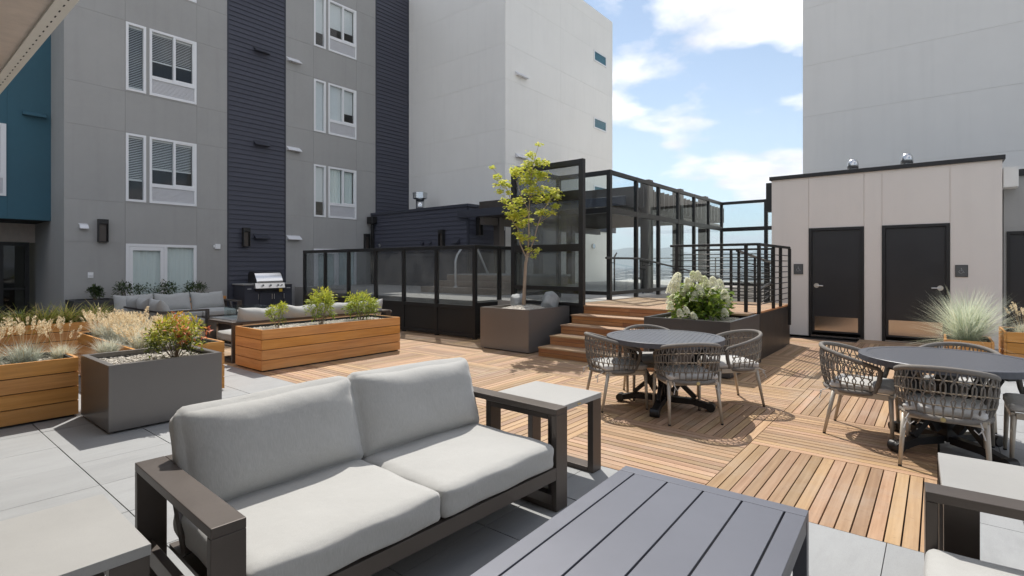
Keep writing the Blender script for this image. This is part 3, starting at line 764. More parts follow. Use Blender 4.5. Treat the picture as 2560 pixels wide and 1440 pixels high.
# teal wing with the recessed glazed lobby
tb = thing('teal_wing', 'teal stucco apartment wing overhanging a dark glazed lobby', 'apartment building', (-4, 18.62, 0))
YT = 18.62
opst = [(1.2, 2.412, 3.276 + i * FH, 5.126 + i * FH) for i in range(3)]
facade(tb, 'y', YT, -8, 3.292, 2.70, HB, opst, [2.43, 1.18], [], M['teal'])
part('dark_backing', MB().box(-8, YT + 1.2, 2.7, 3.29, YT + 1.3, HB), M['room'], tb, world=True)  # same dark backing, room shade carried by its colour
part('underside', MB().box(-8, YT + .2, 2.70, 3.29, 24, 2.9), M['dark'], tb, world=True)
part('roof', MB().box(-8, YT + .2, HB - .2, 3.292, 24, HB - .02), M['concrete'], tb, world=True)
for i in range(3): window_unit(tb, 'y', YT, 1.2, 2.412, 3.276 + i * FH, 5.126 + i * FH, 'wide', blind='roller', seed=i + 9)
for i in range(3): vent_hood(tb, M['teal'], 'y', YT - .002, 2.715, 3.18, 5.42 + i * FH, 5.55 + i * FH)
YL = 20.5
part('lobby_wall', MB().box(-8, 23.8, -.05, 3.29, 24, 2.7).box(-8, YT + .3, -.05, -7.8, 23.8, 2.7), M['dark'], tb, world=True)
part('lobby_header', MB().box(-8, YL + .1, 2.16, 3.29, YL + .3, 2.70), M['soffit'], tb, world=True)
sf = MB(); xs = [-2.5, -1.1, .3, 1.7, 2.55, 3.10]
for x in xs: sf.box(x - .05, YL, 0, x + .05, YL + .1, 2.16)
for a, b in zip(xs, xs[1:]):
    for z in (0, .80, 2.06): sf.box(a + .05, YL + .005, z, b - .05, YL + .095, z + .10 if z != .8 else z + .05)
sto = part('storefront', sf, M['blackmetal'], tb, world=True)
for a, b in zip(xs, xs[1:]):
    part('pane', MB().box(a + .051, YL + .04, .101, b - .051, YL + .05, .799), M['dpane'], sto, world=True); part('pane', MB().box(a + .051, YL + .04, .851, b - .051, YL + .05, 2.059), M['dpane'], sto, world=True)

# white towers
wt = thing('white_tower', 'tall off-white stucco tower with small high windows behind the pool', 'tower', (14.486, 11.994, 0))
XT, YT2 = 14.486, 11.994; JT = [2.0, 3.35, 5.15, 6.38, 8.17, 9.43, 11.2, 12.45]
facade(wt, 'x', XT, YT2, YF - .002, 0, 13.0, [], [], JT, M['white'], thick=.3, ci=.302)
facade(wt, 'y', YT2, XT + .0252, 22.46, 0, 13.0, [], [18.05], JT, M['white'], thick=.3)
part('side_wall', MB().box(22.2, YT2 + .3, 0, 22.46, 21, 13.0), M['white'], wt, world=True)
part('roof', MB().box(XT + .3, YT2 + .3, 12.8, 22.2, 21, 12.98), M['concrete'], wt, world=True)
for z in (4.60, 7.645, 10.66):
    f = MB(); a, b, d = 20.70, 21.84, z + .50
    for bx in ((a, z, b, z + .06), (a, d - .06, b, d), (a, z + .06, a + .06, d - .06), (b - .06, z + .06, b, d - .06)): f.box(bx[0], YT2 - .03, bx[1], bx[2], YT2 - .001, bx[3])
    w = part('window', f, M['pvc'], wt, world=True)
    part('pane', MB().box(a + .061, YT2 - .012, z + .061, b - .061, YT2 - .006, d - .061), glass('sky_glass_%d' % int(z), (.50, .66, .70), ior=1.6), w, world=True)
    part('blind', MB().box(a + .061, YT2 - .005, z + .061, b - .061, YT2 - .002, d - .061), M['bluecurt'], w, world=True)
for z in (5.44, 8.43): vent_hood(wt, M['grey'], 'y', YT2 - .002, 15.08, 15.72, z, z + .13)
rt = thing('white_tower', 'tall off-white stucco tower rising behind the beige restroom block', 'tower', (17.2, 3.05, 0))
facade(rt, 'x', 17.2, -14, 3.045, 0, 10.2, [], [], [2.9, 4.2, 5.78, 7.24, 8.9], M['white'], thick=.3)
part('side_wall', MB().box(17.5, 2.75, 0, 28, 3.045, 10.2), M['white'], rt, world=True)
part('roof', MB().box(17.5, -14, 10, 28, 2.75, 10.18), M['concrete'], rt, world=True)

# low navy plant building
lb = thing('pool_house', 'low navy sided pool house in front of the white tower', 'pool house', (12.6, 12, 0))
XL, YLb = 12.6, 12.005
part('wall', MB().box(XL, YLb, .5, 14.46, YF - .03, 3.42), M['navytrim'], lb, world=True)
siding(lb, 'x', XL - .001, YLb, YF - .03, .766, 3.42, M['navy'], .148); siding(lb, 'y', YLb - .001, XL, 14.484, .766, 3.42, M['navy'], .148)
part('coping', MB().box(XL - .06, YLb - .06, 3.42, 14.46, YF - .03, 3.52), M['navytrim'], lb, world=True, bevel=.008)
part('downspout', MB().box(XL - .14, 16.95, .8, XL - .05, 17.05, 3.1).box(XL - .24, 16.8, 3.1, XL - .03, 17.15, 3.36), M['blackmetal'], lb, world=True, bevel=.006)
vent_hood(lb, M['navytrim'], 'x', XL - .024, 12.35, 12.62, 2.22, 2.42, .16)
for y in (14.2, 13.8): vent_hood(lb, M['navytrim'], 'x', XL - .024, y - .07, y + .07, 2.22, 2.32, .10)
part('round_port', MB().tube([(XL - .07, 16.6, 2.25), (XL - .02, 16.6, 2.25)], .07, 12), M['galv'], lb, world=True, smooth=False)
fc = part('flue', MB().lathe([(.16, 3.5), (.16, 4.02)], 20, (13.6, 15.5)), M['galv'], lb, world=True, smooth=True)
part('flue_cap', MB().lathe([(.19, 4.02), (.27, 4.06), (.27, 4.22), (.28, 4.22), (.28, 4.28), (.22, 4.30)], 20, (13.6, 15.5)), M['galv'], fc, world=True)

# beige restroom block
rb = thing('restroom_block', 'beige panelled restroom block with two black doors and a dark coping', 'restroom building', (12.75, 1, 0))
XB = 12.75; D1 = (1.16, 2.144); D2 = (-.175, .862)
facade(rb, 'x', XB, -.89, 2.872, 0, 3.375, [(*D1, 0, 2.285), (*D2, 0, 2.285)], [D1[0], D1[1], D2[0], D2[1]], [], M['beige'], thick=.2, gap=.010, panelname='cladding_panel')
part('side_wall', MB().box(XB + .2, 2.70, 0, 16.5, 2.872, 3.375).box(XB + .2, -.89, 0, 16.5, -.72, 3.375), M['beige'], rb, world=True)
part('roof', MB().box(XB + .2, -.72, 3.2, 16.5, 2.70, 3.37), M['concrete'], rb, world=True)
part('dark_backing', MB().box(XB + .35, -.72, 0, XB + .45, 2.7, 3.2), M['dark'], rb, world=True)  # near-black sheet behind the doors, interior shade in its colour
part('coping', MB().box(XB - .045, -.93, 3.375, 16.5, 2.915, 3.455), M['blackmetal'], rb, world=True, bevel=.006)
for (a, b), hs, kx in ((D1, 1, 0), (D2, -1, 1)):
    f = MB(); w = .055
    for bx in ((a, 0, a + w, 2.285), (b - w, 0, b, 2.285), (a + w, 2.285 - w, b - w, 2.285)): f.box(XB - .018, bx[0], bx[1], XB + .15, bx[2], bx[3])
    d = part('door', f, M['blackmetal'], rb, world=True, label='black metal door nearer the stair landing' if hs > 0 else 'black metal door beside the tall grass planter')
    part('door_leaf', MB().box(XB + .035, a + w + .004, .09, XB + .08, b - w - .004, 2.285 - w - .004), M['door'], d, world=True)
    part('kick_plate', MB().box(XB + .031, a + w + .05, .125, XB + .0345, b - w - .05, .42), M['kick'], d, world=True)
    part('threshold', MB().box(XB - .05, a + w, .002, XB + .10, b - w, .03), M['galv'], d, world=True)
    hy = b - w - .085 if hs > 0 else a + w + .085
    hd = MB().tube([(XB + .033, hy, 1.07), (XB + .020, hy, 1.07)], .048, 20).tube([(XB + .02, hy, 1.07), (XB - .035, hy, 1.07), (XB - .04, hy - hs * .02, 1.07), (XB - .04, hy - hs * .13, 1.068)], .0115, 8)
    part('handle', hd, M['satin'], d, world=True)
def restroom_sign(y0, y1, z0, z1, label):
    t = thing('restroom_sign', label, 'sign', (XB - .001, (y0 + y1) / 2, (z0 + z1) / 2), 0, 'accessible restroom signs')
    part('plate', MB().box(-.014, -(y1 - y0) / 2, -(z1 - z0) / 2, 0, (y1 - y0) / 2, (z1 - z0) / 2), plain('sign_grey_%d' % int(y0 * 100), (.115, .12, .12), .4, .2), t)
    fr = MB(); a, b, w = (y1 - y0) / 2, (z1 - z0) / 2, .008
    for bx in ((-a, -b, a, -b + w), (-a, b - w, a, b), (-a, -b + w, -a + w, b - w), (a - w, -b + w, a, b - w)): fr.box(-.018, bx[0], bx[1], -.0145, bx[2], bx[3])
    part('border', fr, M['blackmetal'], t)
    # raised wheelchair symbol: head, back and seat, legs, wheel arc (as seen from -x: +y is to the left)
    s = MB(); X = -.0165; r = .0042
    def st(pts): s.tube([(X, -u, v) for u, v in pts], r, 6)
    s.tube([(X + .001, .004, .046), (X - .003, .004, .046)], .009, 12)
    st([(-.004, .033), (-.002, .0), (.022, 0), (.034, -.034), (.044, -.030)]); st([(-.003, .018), (.018, .018)])
    st([(-.010 + .028 * math.cos(t_), -.016 + .028 * math.sin(t_)) for t_ in np.linspace(R(110), R(345), 14)])
    part('wheelchair_symbol', s, plain('symbol_grey_%d' % int(y0 * 100), (.34, .34, .345), .5), t)
restroom_sign(2.25, 2.428, 1.305, 1.525, 'square grey restroom sign beside the black door nearer the landing')
restroom_sign(-.429, -.249, 1.285, 1.505, 'square grey restroom sign on the beige wall above the tall grass')
for y in (1.536, .532):
    t = thing('roof_vent', 'domed galvanised roof vent above the beige wall, %s' % ('nearer the sky gap' if y > 1 else 'nearer the far end of the coping'), 'roof vent', (14.5, y, 3.37), 0, 'roof vents on the restroom block')
    part('pipe', MB().lathe([(.10, 0), (.10, .35)], 20), M['galv'], t, smooth=True)
    part('cap', MB().lathe([(.115, .36), (.115, .46), (.103, .52), (.073, .57), (.026, .595)], 20), M['galv'], t, smooth=True)
    part('band', MB().lathe([(.106, .30), (.112, .30), (.112, .345), (.106, .345)], 20), M['galv'], t)
# side block on the far right with a third door
sb = thing('side_block', 'grey stucco side block with a dark door at the picture edge', 'building', (13.5, -1.05, 0))
facade(sb, 'x', 13.5, -9, -.96, 0, 3.15, [(-2.05, -1.0, 0, 2.13)], [], [2.2], M['stucco'], thick=.2)
part('coping', MB().box(13.44, -9, 3.15, 17.1, -1.10, 3.27), M['blackmetal'], sb, world=True)
part('roof', MB().box(13.7, -9, 2.95, 17.1, -.96, 3.14), M['concrete'], sb, world=True)
part('wall_box', MB().box(13.1, -1.13, 2.92, 13.498, -.93, 3.28), M['white'], sb, world=True)
f = MB().box(13.48, -1.05, 0, 13.65, -1.0, 2.13).box(13.48, -2.05, 0, 13.65, -2.0, 2.13).box(13.48, -2.0, 2.08, 13.65, -1.05, 2.13)
d = part('door', f, M['blackmetal'], sb, world=True); part('door_leaf', MB().box(13.54, -1.996, .02, 13.58, -1.054, 2.076), M['door'], d, world=True)
# overhanging soffit at the near left corner
so = thing('roof_overhang', 'tan stucco soffit with a white vented edge overhead at the top corner', 'roof overhang', (.885, 0, 3.2))
part('soffit', MB().box(-5.5, -9, 3.2, .80, 14, 3.42), M['soffit'], so, world=True)
part('wall', MB().box(-5.75, -9, -.05, -5.501, 14, 3.42), M['beige'], so, world=True)
tr = part('edge_trim', MB().box(.802, -9, 3.185, .89, 14, 3.44).box(.79, -9, 3.178, .8015, 14, 3.199), M['trim'], so, world=True)
hol = MB()
for i in range(110): hol.box(.842, -1 + i * .12, 3.1835, .850, -.965 + i * .12, 3.1849)
part('vent_slot', hol, M['dark'], tr, world=True, kind='stuff')  # slots are dark strips laid on the trim, shade put into colour

# wall lamps and small fittings on the facade
def wall_lamp(x, y, z, face, label, mat=None):
    rz = 0 if face == 'y' else -math.pi / 2
    t = thing('wall_lamp', label, 'wall lamp', (x, y, z), rz, 'black box wall lamps')
    m = MB().box(-.11, -.012, -.30, .11, 0, .30).box(-.11, -.13, .18, .11, -.0125, .30).box(-.11, -.13, -.30, -.09, -.0125, .18).box(.09, -.13, -.30, .11, -.0125, .18).box(-.09, -.13, -.30, .09, -.0125, -.285)
    part('housing', m, M['blackmetal'], t, bevel=.003)
    part('diffuser', MB().box(-.075, -.06, -.28, .075, -.0126, .179), M['bronze'], t)
wall_lamp(4.08, YF - .001, 2.41, 'y', 'black box wall lamp on the grey stucco beside the patio door')
wall_lamp(7.77, YF - .03, 2.39, 'y', 'black box wall lamp on the navy siding above the grill')
wall_lamp(12.35, YF - .002, 2.41, 'y', 'black box wall lamp on the grey wall beside the downspout')
wall_lamp(XL - .026, 13.17, 2.41, 'x', 'black box wall lamp on the long side of the pool house')
wall_lamp(13.06, YLb - .026, 2.80, 'y', 'black box wall lamp on the short end of the pool house')
t = thing('wall_lamp', 'black box wall lamp on the end wall of the beige restroom block', 'wall lamp', (12.93, 2.873, 3.02), 0, 'black box wall lamps')
part('housing', MB().box(-.13, .001, -.32, .13, .13, .32), M['blackmetal'], t, bevel=.004); part('diffuser', MB().box(-.08, .131, -.28, .08, .135, .18), M['bronze'], t)
part('ledger_beam', MB().box(16.6, YT2 - .06, 3.02, 22.7, YT2 - .002, 3.30), M['navytrim'], wt, world=True)
part('round_port', MB().tube([(20.6, YT2 - .09, 2.35), (20.6, YT2 - .002, 2.35)], .11, 14), M['galv'], wt, world=True)
t = thing('floodlight', 'small pale floodlight on the short end of the pool house', 'floodlight', (14.17, YLb - .026, 2.80))
part('bracket', MB().box(-.08, -.03, -.12, .08, 0, .12), M['navytrim'], t); part('lens', MB().lathe([(.05, -.09), (.075, -.07), (.075, .07), (.05, .09)], 14, (.05, -.10)), M['grey'], t, smooth=True)
t = thing('wall_alarm', 'small white wall alarm on the grey stucco beside the navy strip', 'alarm', (6.94, YF - .001, 2.07))
part('body', MB().box(-.075, -.06, -.075, .075, 0, .075), M['pvc'], t, bevel=.01); part('side_lens', MB().box(-.12, -.045, -.03, -.076, -.005, .04), M['pvc'], t, bevel=.006)
t = thing('wall_outlet', 'white weatherproof wall outlet above the dark planter', 'wall outlet', (3.83, YF - .001, 1.24))
part('plate', MB().box(-.06, -.02, -.075, .06, 0, .075), M['pvc'], t, bevel=.006); part('cover', MB().box(-.045, -.035, -.02, .045, -.021, .01), M['grille'], t)

# ================================================================== FENCES, RAILINGS, STAIRS, PERGOLA
def run(parent, P, z0, z1, rails, panes, solids, pm, pw=.075, skip_posts=(), post_z=None):
    """framed panels between the points P (axis aligned)"""
    h = pw / 2
    for i, (x, y) in enumerate(P):
        if i in skip_posts: continue
        part('post', MB().box(x - h, y - h, z0 if post_z is None else post_z, x + h, y + h, z1), M['blackmetal'], parent, world=True, bevel=.004)
    for (xa, ya), (xb, yb) in zip(P, P[1:]):
        alongx = abs(xb - xa) > abs(yb - ya)
        def slab(a, b, t, za, zb, name, mat, bev=0):
            if alongx:
                x0, x1 = sorted((xa, xb)); part(name, MB().box(x0 + a, ya - t, za, x1 - a, ya + t, zb), mat, parent, world=True, bevel=bev)
            else:
                y0, y1 = sorted((ya, yb)); part(name, MB().box(xa - t, y0 + a, za, xa + t, y1 - a, zb), mat, parent, world=True, bevel=bev)
        for za, zb in rails: slab(h + .001, 0, h * .92, za, zb, 'rail', M['blackmetal'], .003)
        for za, zb in panes: slab(h + .002, 0, .005, za + .001, zb - .001, 'pane', pm)
        for za, zb in solids: slab(h + .001, 0, .012, za + .001, zb - .001, 'solid_panel', M['blackmetal'])
lf = thing('glass_fence', 'low black framed pool fence with dusty tinted glass over solid panels', 'fence', (7.828, 7.27, 0))
ys = [7.27, 8.385, 9.47, 10.50, 11.62, 12.68, 13.71]
run(lf, [(7.828, y) for y in ys], .0, 1.91, [(1.83, 1.908), (.60, .68), (.03, .10)], [(.68, 1.83)], [(.10, .60)], M['fpane'])
run(lf, [(7.828, 7.27), (8.585, 7.27), (9.3, 7.27)], .0, 1.91, [(1.83, 1.908), (.66, .74), (.03, .10)], [(.74, 1.83)], [(.10, .66)], M['fpane'], skip_posts=(0,))
tf = thing('glass_screen', 'tall black framed glass screen standing behind the young tree', 'glass screen', (8.43, 5.13, 0))
run(tf, [(8.43, 5.13), (8.43, 6.74)], 0, 3.47, [(3.36, 3.468), (2.72, 2.90), (1.76, 1.90), (1.02, 1.10), (.74, .80), (.03, .10)], [(2.90, 3.36), (1.90, 2.72), (1.10, 1.76), (.80, 1.02)], [(.10, .74)], M['fpane'], .095)
run(tf, [(8.43, 6.74), (10.054, 6.74)], .76, 3.53, [(3.43, 3.528), (2.64, 2.74), (1.76, 1.86), (.86, .94)], [(2.74, 3.43), (1.86, 2.64), (.94, 1.76)], [], M['fpane'], .09, skip_posts=(0,))
ws = thing('windscreen', 'tall black framed clear glass windscreen around the pool deck', 'windscreen', (10.054, 5.443, .765))
run(ws, [(10.054, 6.74), (10.054, 5.443)], .766, 3.53, [(3.43, 3.528), (2.62, 2.74), (.86, .94)], [(2.74, 3.43), (.94, 2.62)], [], M['pane'], .09, skip_posts=(0,))
xs = [10.054, 11.33, 12.58, 13.846, 15.05, 16.27, 17.545]
run(ws, [(x, 5.443) for x in xs], .766, 3.53, [(3.44, 3.528), (2.61, 2.73), (.86, .94)], [(2.73, 3.44), (.94, 2.61)], [], M['pane'], .085, skip_posts=(0,))
run(ws, [(17.545, 5.443), (17.545, 4.11), (17.545, 3.0)], -.0, 3.53, [(3.44, 3.528), (2.58, 2.70), (.86, .94)], [(2.70, 3.44), (.94, 2.58)], [], M['pane'], .10, skip_posts=(0,))
# handrail of the ramp, on brackets off the windscreen posts
hr = thing('ramp_handrail', 'black ramp handrail on brackets along the glass windscreen', 'handrail', (9.7, 5.36, 1.65))
part('rail', MB().tube([(9.70, 5.33, 1.65), (11.25, 5.33, 1.655), (17.4, 5.33, 1.06)], .022, 8), M['blackmetal'], hr, world=True)
for x in (10.05, 11.9, 13.85, 15.05, 16.27):
    z = 1.65 if x < 11.25 else 1.655 - (x - 11.25) * .0967
    part('bracket', MB().tube([(x, 5.40, z - .10), (x, 5.33, z - .10), (x, 5.33, z - .02)], .011, 6), M['blackmetal'], hr, world=True)
# stairs
st = thing('deck_stairs', 'five teak stairs rising beside the tree planter to the landing', 'stairs', (7.075, 3.35, 0))
RX = [7.075, 7.41, 7.742, 8.073, 8.417]; RZ = .153
YS0, YS1 = 2.95, 5.14
for i, x in enumerate(RX):
    z = i * RZ; x1 = RX[i + 1] + .02 if i < 4 else x + .30
    if i < 4:
        n = 4; w = (x1 - x + .02) / n
        for k in range(n):
            a = x - .02 + k * w
            link('tread_board', MB().box(0, -w / 2 + .002, 0, YS1 - YS0, w / 2 - .002, .022).mesh('tread_board', M['deck']), st, (a + w / 2 - 7.075, YS0 - 3.35, z + RZ - .022), (0, 0, math.pi / 2))
    part('carcass', MB().box(x + .02, YS0 + .01, z, x1, YS1 - .01, z + RZ - .024), M['deckdark'], st, world=True)
    for (ya, yb) in ((YS0, 4.0 + .04 * i), (4.004 + .04 * i, YS1)):
        for (za, zb) in ((.003, .062), (.069, RZ - .0245)):
            me = MB().box(0, 0, 0, yb - ya, .018, zb - za).mesh('riser_board', M['ipedark'])
            link('riser_board', me, st, (x + .019 - 7.075, ya - 3.35, z + za), (0, 0, math.pi / 2))
    # closed side towards the tree planter
    part('side_board', MB().box(x + .001, YS1 - .018, z, x1, YS1, z + RZ - .0245), M['ipedark'], st, world=True)
# landing
ld = link('stair_landing', MB().box(8.47, 2.21, 0, 11.2, 5.42, .735).mesh('stair_landing', M['deckdark'])); ld['kind'] = 'structure'
ld['label'] = 'teak boarded landing at the top of the stairs'
w = .094; x = 8.40; n = 0
lme = MB().box(0, -w / 2 + .0025, 0, 3.21, w / 2 - .0025, .026).mesh('plank', M['deck'])
while x < 11.15:
    link('plank', lme, ld, (x + w / 2, 2.205, .739), (0, 0, math.pi / 2)); x += w
part('skirt_panel', MB().box(8.70, 2.186, .0, 10.77, 2.205, .735), M['blackmetal'], ld); part('edge_board', MB().box(8.70, 2.180, .737, 11.2, 2.2035, .766), M['ipedark'], ld)
part('skirt_end', MB().box(10.775, 2.206, 0, 11.2, 2.23, .735), M['blackmetal'], ld)
def bar_railing(name, label, P, zb, zt, posts, nb, post_z=None, ends=None):
    """top plate, posts and round infill bars; P two or more points with heights zb (deck) and zt"""
    t = thing(name, label, 'railing', (*P[0], 0))
    for (xa, ya), (xb, yb), (za0, za1), (zb0, zb1) in zip(P, P[1:], zip(zb, zt), list(zip(zb, zt))[1:]):
        part('top_rail', MB().bar((xa, ya, za1 - .02), (xb, yb, zb1 - .02), .065, .04), M['blackmetal'], t, world=True, bevel=.004)
        for k in range(nb):
            f = (k + .6) / (nb + .3); A = za0 + .06 + (za1 - .10 - za0 - .06) * f; B = zb0 + .06 + (zb1 - .10 - zb0 - .06) * f
            part('infill_bar', MB().tube([(xa, ya, A), (xb, yb, B)], .0085, 6), M['blackmetal'], t, world=True, smooth=True)
    for x, y, a, b in posts: part('post', MB().box(x - .024, y - .024, a, x + .024, y + .024, b - .04), M['blackmetal'], t, world=True, bevel=.003)
    return t
bar_railing('bar_railing', 'black horizontal bar railing round the landing behind the hydrangea', [(8.742, 3.56), (8.742, 2.172), (10.93, 2.172)], [.767] * 3, [1.845] * 3,
            [(8.742, 3.45, .767, 1.845), (8.742, 2.34, .767, 1.845), (8.742, 2.150, .0, 1.845), (9.76, 2.172, .767, 1.845), (10.28, 2.172, .767, 1.845), (10.90, 2.150, .39, 1.845)], 9)
bar_railing('bar_railing', 'black level bar railing at the far side of the landing', [(11.25, 4.1), (11.25, 2.5)], [.767] * 2, [1.84] * 2,
            [(11.25, 4.05, .767, 1.84), (11.25, 3.3, .767, 1.84), (11.25, 2.52, .767, 1.84)], 7)
bar_railing('bar_railing', 'black sloping bar railing descending beside the ramp', [(11.4, 3.22), (16.6, 3.22)], [.74, .30], [1.82, 1.38],
            [(11.5 + k * 1.25, 3.22, .1, 1.812 - k * .1058) for k in range(5)], 6)
bar_railing('bar_railing', 'black sloping bar railing of the lower return ramp', [(12.4, 3.05), (16.2, 3.05)], [.1, .75], [.98, 1.45],
            [(12.5 + k * 1.2, 3.05, .0, 1.0 + k * .148) for k in range(4)], 5)
bar_railing('bar_railing', 'thin black guardrail at the far edge of the roof', [(24.6, 11.8), (24.6, 4.0)], [.767] * 2, [1.86] * 2,
            [(24.6, 4.2 + 1.85 * k, .767, 1.86) for k in range(5)], 6)
# louvred pergola
pg = thing('pergola', 'dark steel pergola with deep louvre blades beyond the glass', 'pergola', (12.5, 6, .765))
for x in (13.37, 15.57, 17.77):
    part('post', MB().box(x - .13, 5.98, .766, x + .13, 6.24, 3.79), M['bronze'], pg, world=True, bevel=.01)
    part('post', MB().box(x - .13, 11.2, .766, x + .13, 11.46, 3.3), M['bronze'], pg, world=True, bevel=.01)
part('fascia_beam', MB().box(12.44, 6.30, 3.06, 12.52, 12.35, 3.30), M['navytrim'], pg, world=True, bevel=.006)
part('cross_beam', MB().box(12.53, 11.25, 2.80, 20, 11.42, 3.04), M['bronze'], pg, world=True); part('cross_beam', MB().box(12.53, 6.26, 2.86, 20, 6.42, 3.0), M['bronze'], pg, world=True)
for k in range(22):
    x = 12.72 + k * .335; part('louvre_blade', MB().bar((x, 6.05, 3.30), (x, 11.6, 3.30), .045, .52), M['bronze'], pg, world=True)
# spa
sp = thing('hot_tub', 'raised tan aggregate hot tub with three steps behind the fence', 'hot tub', (9.72, 7.9, .766))
part('basin', MB().box(10.63, 8.0, .766, 12.4, 10.85, 1.19), M['spa'], sp, world=True)
part('rim', MB().box(10.57, 7.94, 1.19, 12.45, 10.91, 1.25), M['slab'], sp, world=True, bevel=.015)
for i in range(3): part('step', MB().box(9.72 + .3 * i, 8.3, .766 + .155 * i, 10.629, 11.05 - .2 * i, .766 + .155 * (i + 1)), M['spa'], sp, world=True, bevel=.006)
hb = thing('pool_handrail', 'pale tubular handrail over the hot tub steps', 'handrail', (9.86, 9.85, .92))
part('tube', MB().tube([(9.86, 9.85, .93), (9.86, 9.85, 1.62), (9.93, 9.85, 1.78), (10.1, 9.85, 1.96), (10.2, 9.85, 2.0), (10.62, 9.85, 2.0), (10.70, 9.85, 1.96), (11.15, 9.85, 1.25)], .028, 8), M['pvc'], hb, world=True, smooth=True)
part('escutcheon', MB().lathe([(.06, .922), (.05, .945)], 14, (9.86, 9.85)), M['satin'], hb, world=True)
for i, (y, x) in enumerate(((6.3, 11.9), (6.0, 12.4))):
    t = thing('ladder_rail', 'dark curved pool rail %s' % ('nearer the hot tub' if i == 0 else 'nearer the glass windscreen'), 'handrail', (x, y, .766), 0, 'pool entry rails')
    part('tube', MB().tube([(0, 0, 0), (0, 0, .75), (.1, .05, .95), (.5, .2, 1.05)] if i == 0 else [(0, 0, 0), (0, 0, .35), (.1, 0, .4), (.45, 0, .4), (.5, 0, 0)], .02, 6), M['blackmetal'], t, smooth=True)
t = thing('stand_pipe', 'small pale and copper stand pipe at the corner of the tree planter', 'pipe', (7.55, 6.62, 0))
part('pipe', MB().tube([(0, 0, 0), (0, 0, .5)], .022, 8), plain('copper', (.35, .17, .09), .4, .8), t, smooth=True)
part('cap', MB().tube([(0, 0, .38), (0, 0, .56)], .032, 8), M['pvc'], t, smooth=True); part('foot', MB().tube([(0, 0, 0), (0, 0, .13)], .032, 8), M['pvc'], t, smooth=True)

# ================================================================== PLANTERS
def gravel_bed(x0, y0, x1, y1, z, label, seed, mat='gravel', n=500, mound=0.):
    rg = np.random.default_rng(seed); nx = max(4, int((x1 - x0) / .07)); ny = max(4, int((y1 - y0) / .07)); V = []; F = []
    for i in range(nx + 1):
        for j in range(ny + 1):
            u, v = i / nx, j / ny
            V.append((x0 + (x1 - x0) * u, y0 + (y1 - y0) * v, z + rg.normal(0, .006) + mound * (16 * u * (1 - u) * v * (1 - v)) ** 1.2))
    for i in range(nx):
        for j in range(ny):
            a = i * (ny + 1) + j; F.append((a, a + ny + 1, a + ny + 2, a + 1))
    me = npmesh('gravel', np.array(V), np.array(F), M[mat], smooth=True)
    V2 = []; F2 = []; oc = np.array([(1, 0, 0), (-1, 0, 0), (0, 1, 0), (0, -1, 0), (0, 0, .7), (0, 0, -.7)]); of = [(0, 2, 4), (2, 1, 4), (1, 3, 4), (3, 0, 4), (2, 0, 5), (1, 2, 5), (3, 1, 5), (0, 3, 5)]
    for k in range(n):
        u, v = rg.random(2); r = rg.uniform(.006, .017); a = rg.uniform(0, 6.28); m = np.array([[math.cos(a), -math.sin(a), 0], [math.sin(a), math.cos(a), 0], [0, 0, 1]])
        c = np.array([x0 + .02 + (x1 - x0 - .04) * u, y0 + .02 + (y1 - y0 - .04) * v, z + .006 + mound * (16 * u * (1 - u) * v * (1 - v)) ** 1.2])
        V2 += list((oc * r * rg.uniform(.7, 1.3, 3)) @ m.T + c); F2 += [tuple(i + 6 * k for i in f) for f in of]
    o = link('gravel', me); tag(o, label, 'gravel', kind='stuff')
    p = link('pebbles', npmesh('pebbles', np.array(V2), np.array(F2), M['pebble' if mat == 'gravel' else 'soil']), o); p['kind'] = 'stuff'
    return o
def box_planter(label, x0, y0, x1, y1, h, mat, t=.045, rot=0, bed=None, bedlabel='', seed=0, bedn=500, mound=0., lip=.05):
    """folded metal planter with a rolled rim"""
    T = thing('metal_planter', label, 'planter', (x0, y0, 0)); W, D = x1 - x0, y1 - y0
    body = MB().box(0, 0, .02, W, .012, h).box(0, D - .012, .02, W, D, h).box(0, .012, .02, .012, D - .012, h).box(W - .012, .012, .02, W, D - .012, h).box(.012, .012, .02, W - .012, D - .012, .05)
    part('shell', body, M[mat], T)
    part('rim', MB().box(-.001, -.001, h, W + .001, lip, h + .004).box(-.001, D - lip, h, W + .001, D + .001, h + .004).box(-.001, lip, h, lip, D - lip, h + .004).box(W - lip, lip, h, W + .001, D - lip, h + .004), M[mat], T)
    part('base', MB().box(.05, .05, 0, W - .05, D - .05, .019), M['rubber'], T)
    if bed: gravel_bed(x0 + .013, y0 + .013, x1 - .013, y1 - .013, bed, bedlabel, seed, n=bedn, mound=mound)
    return T
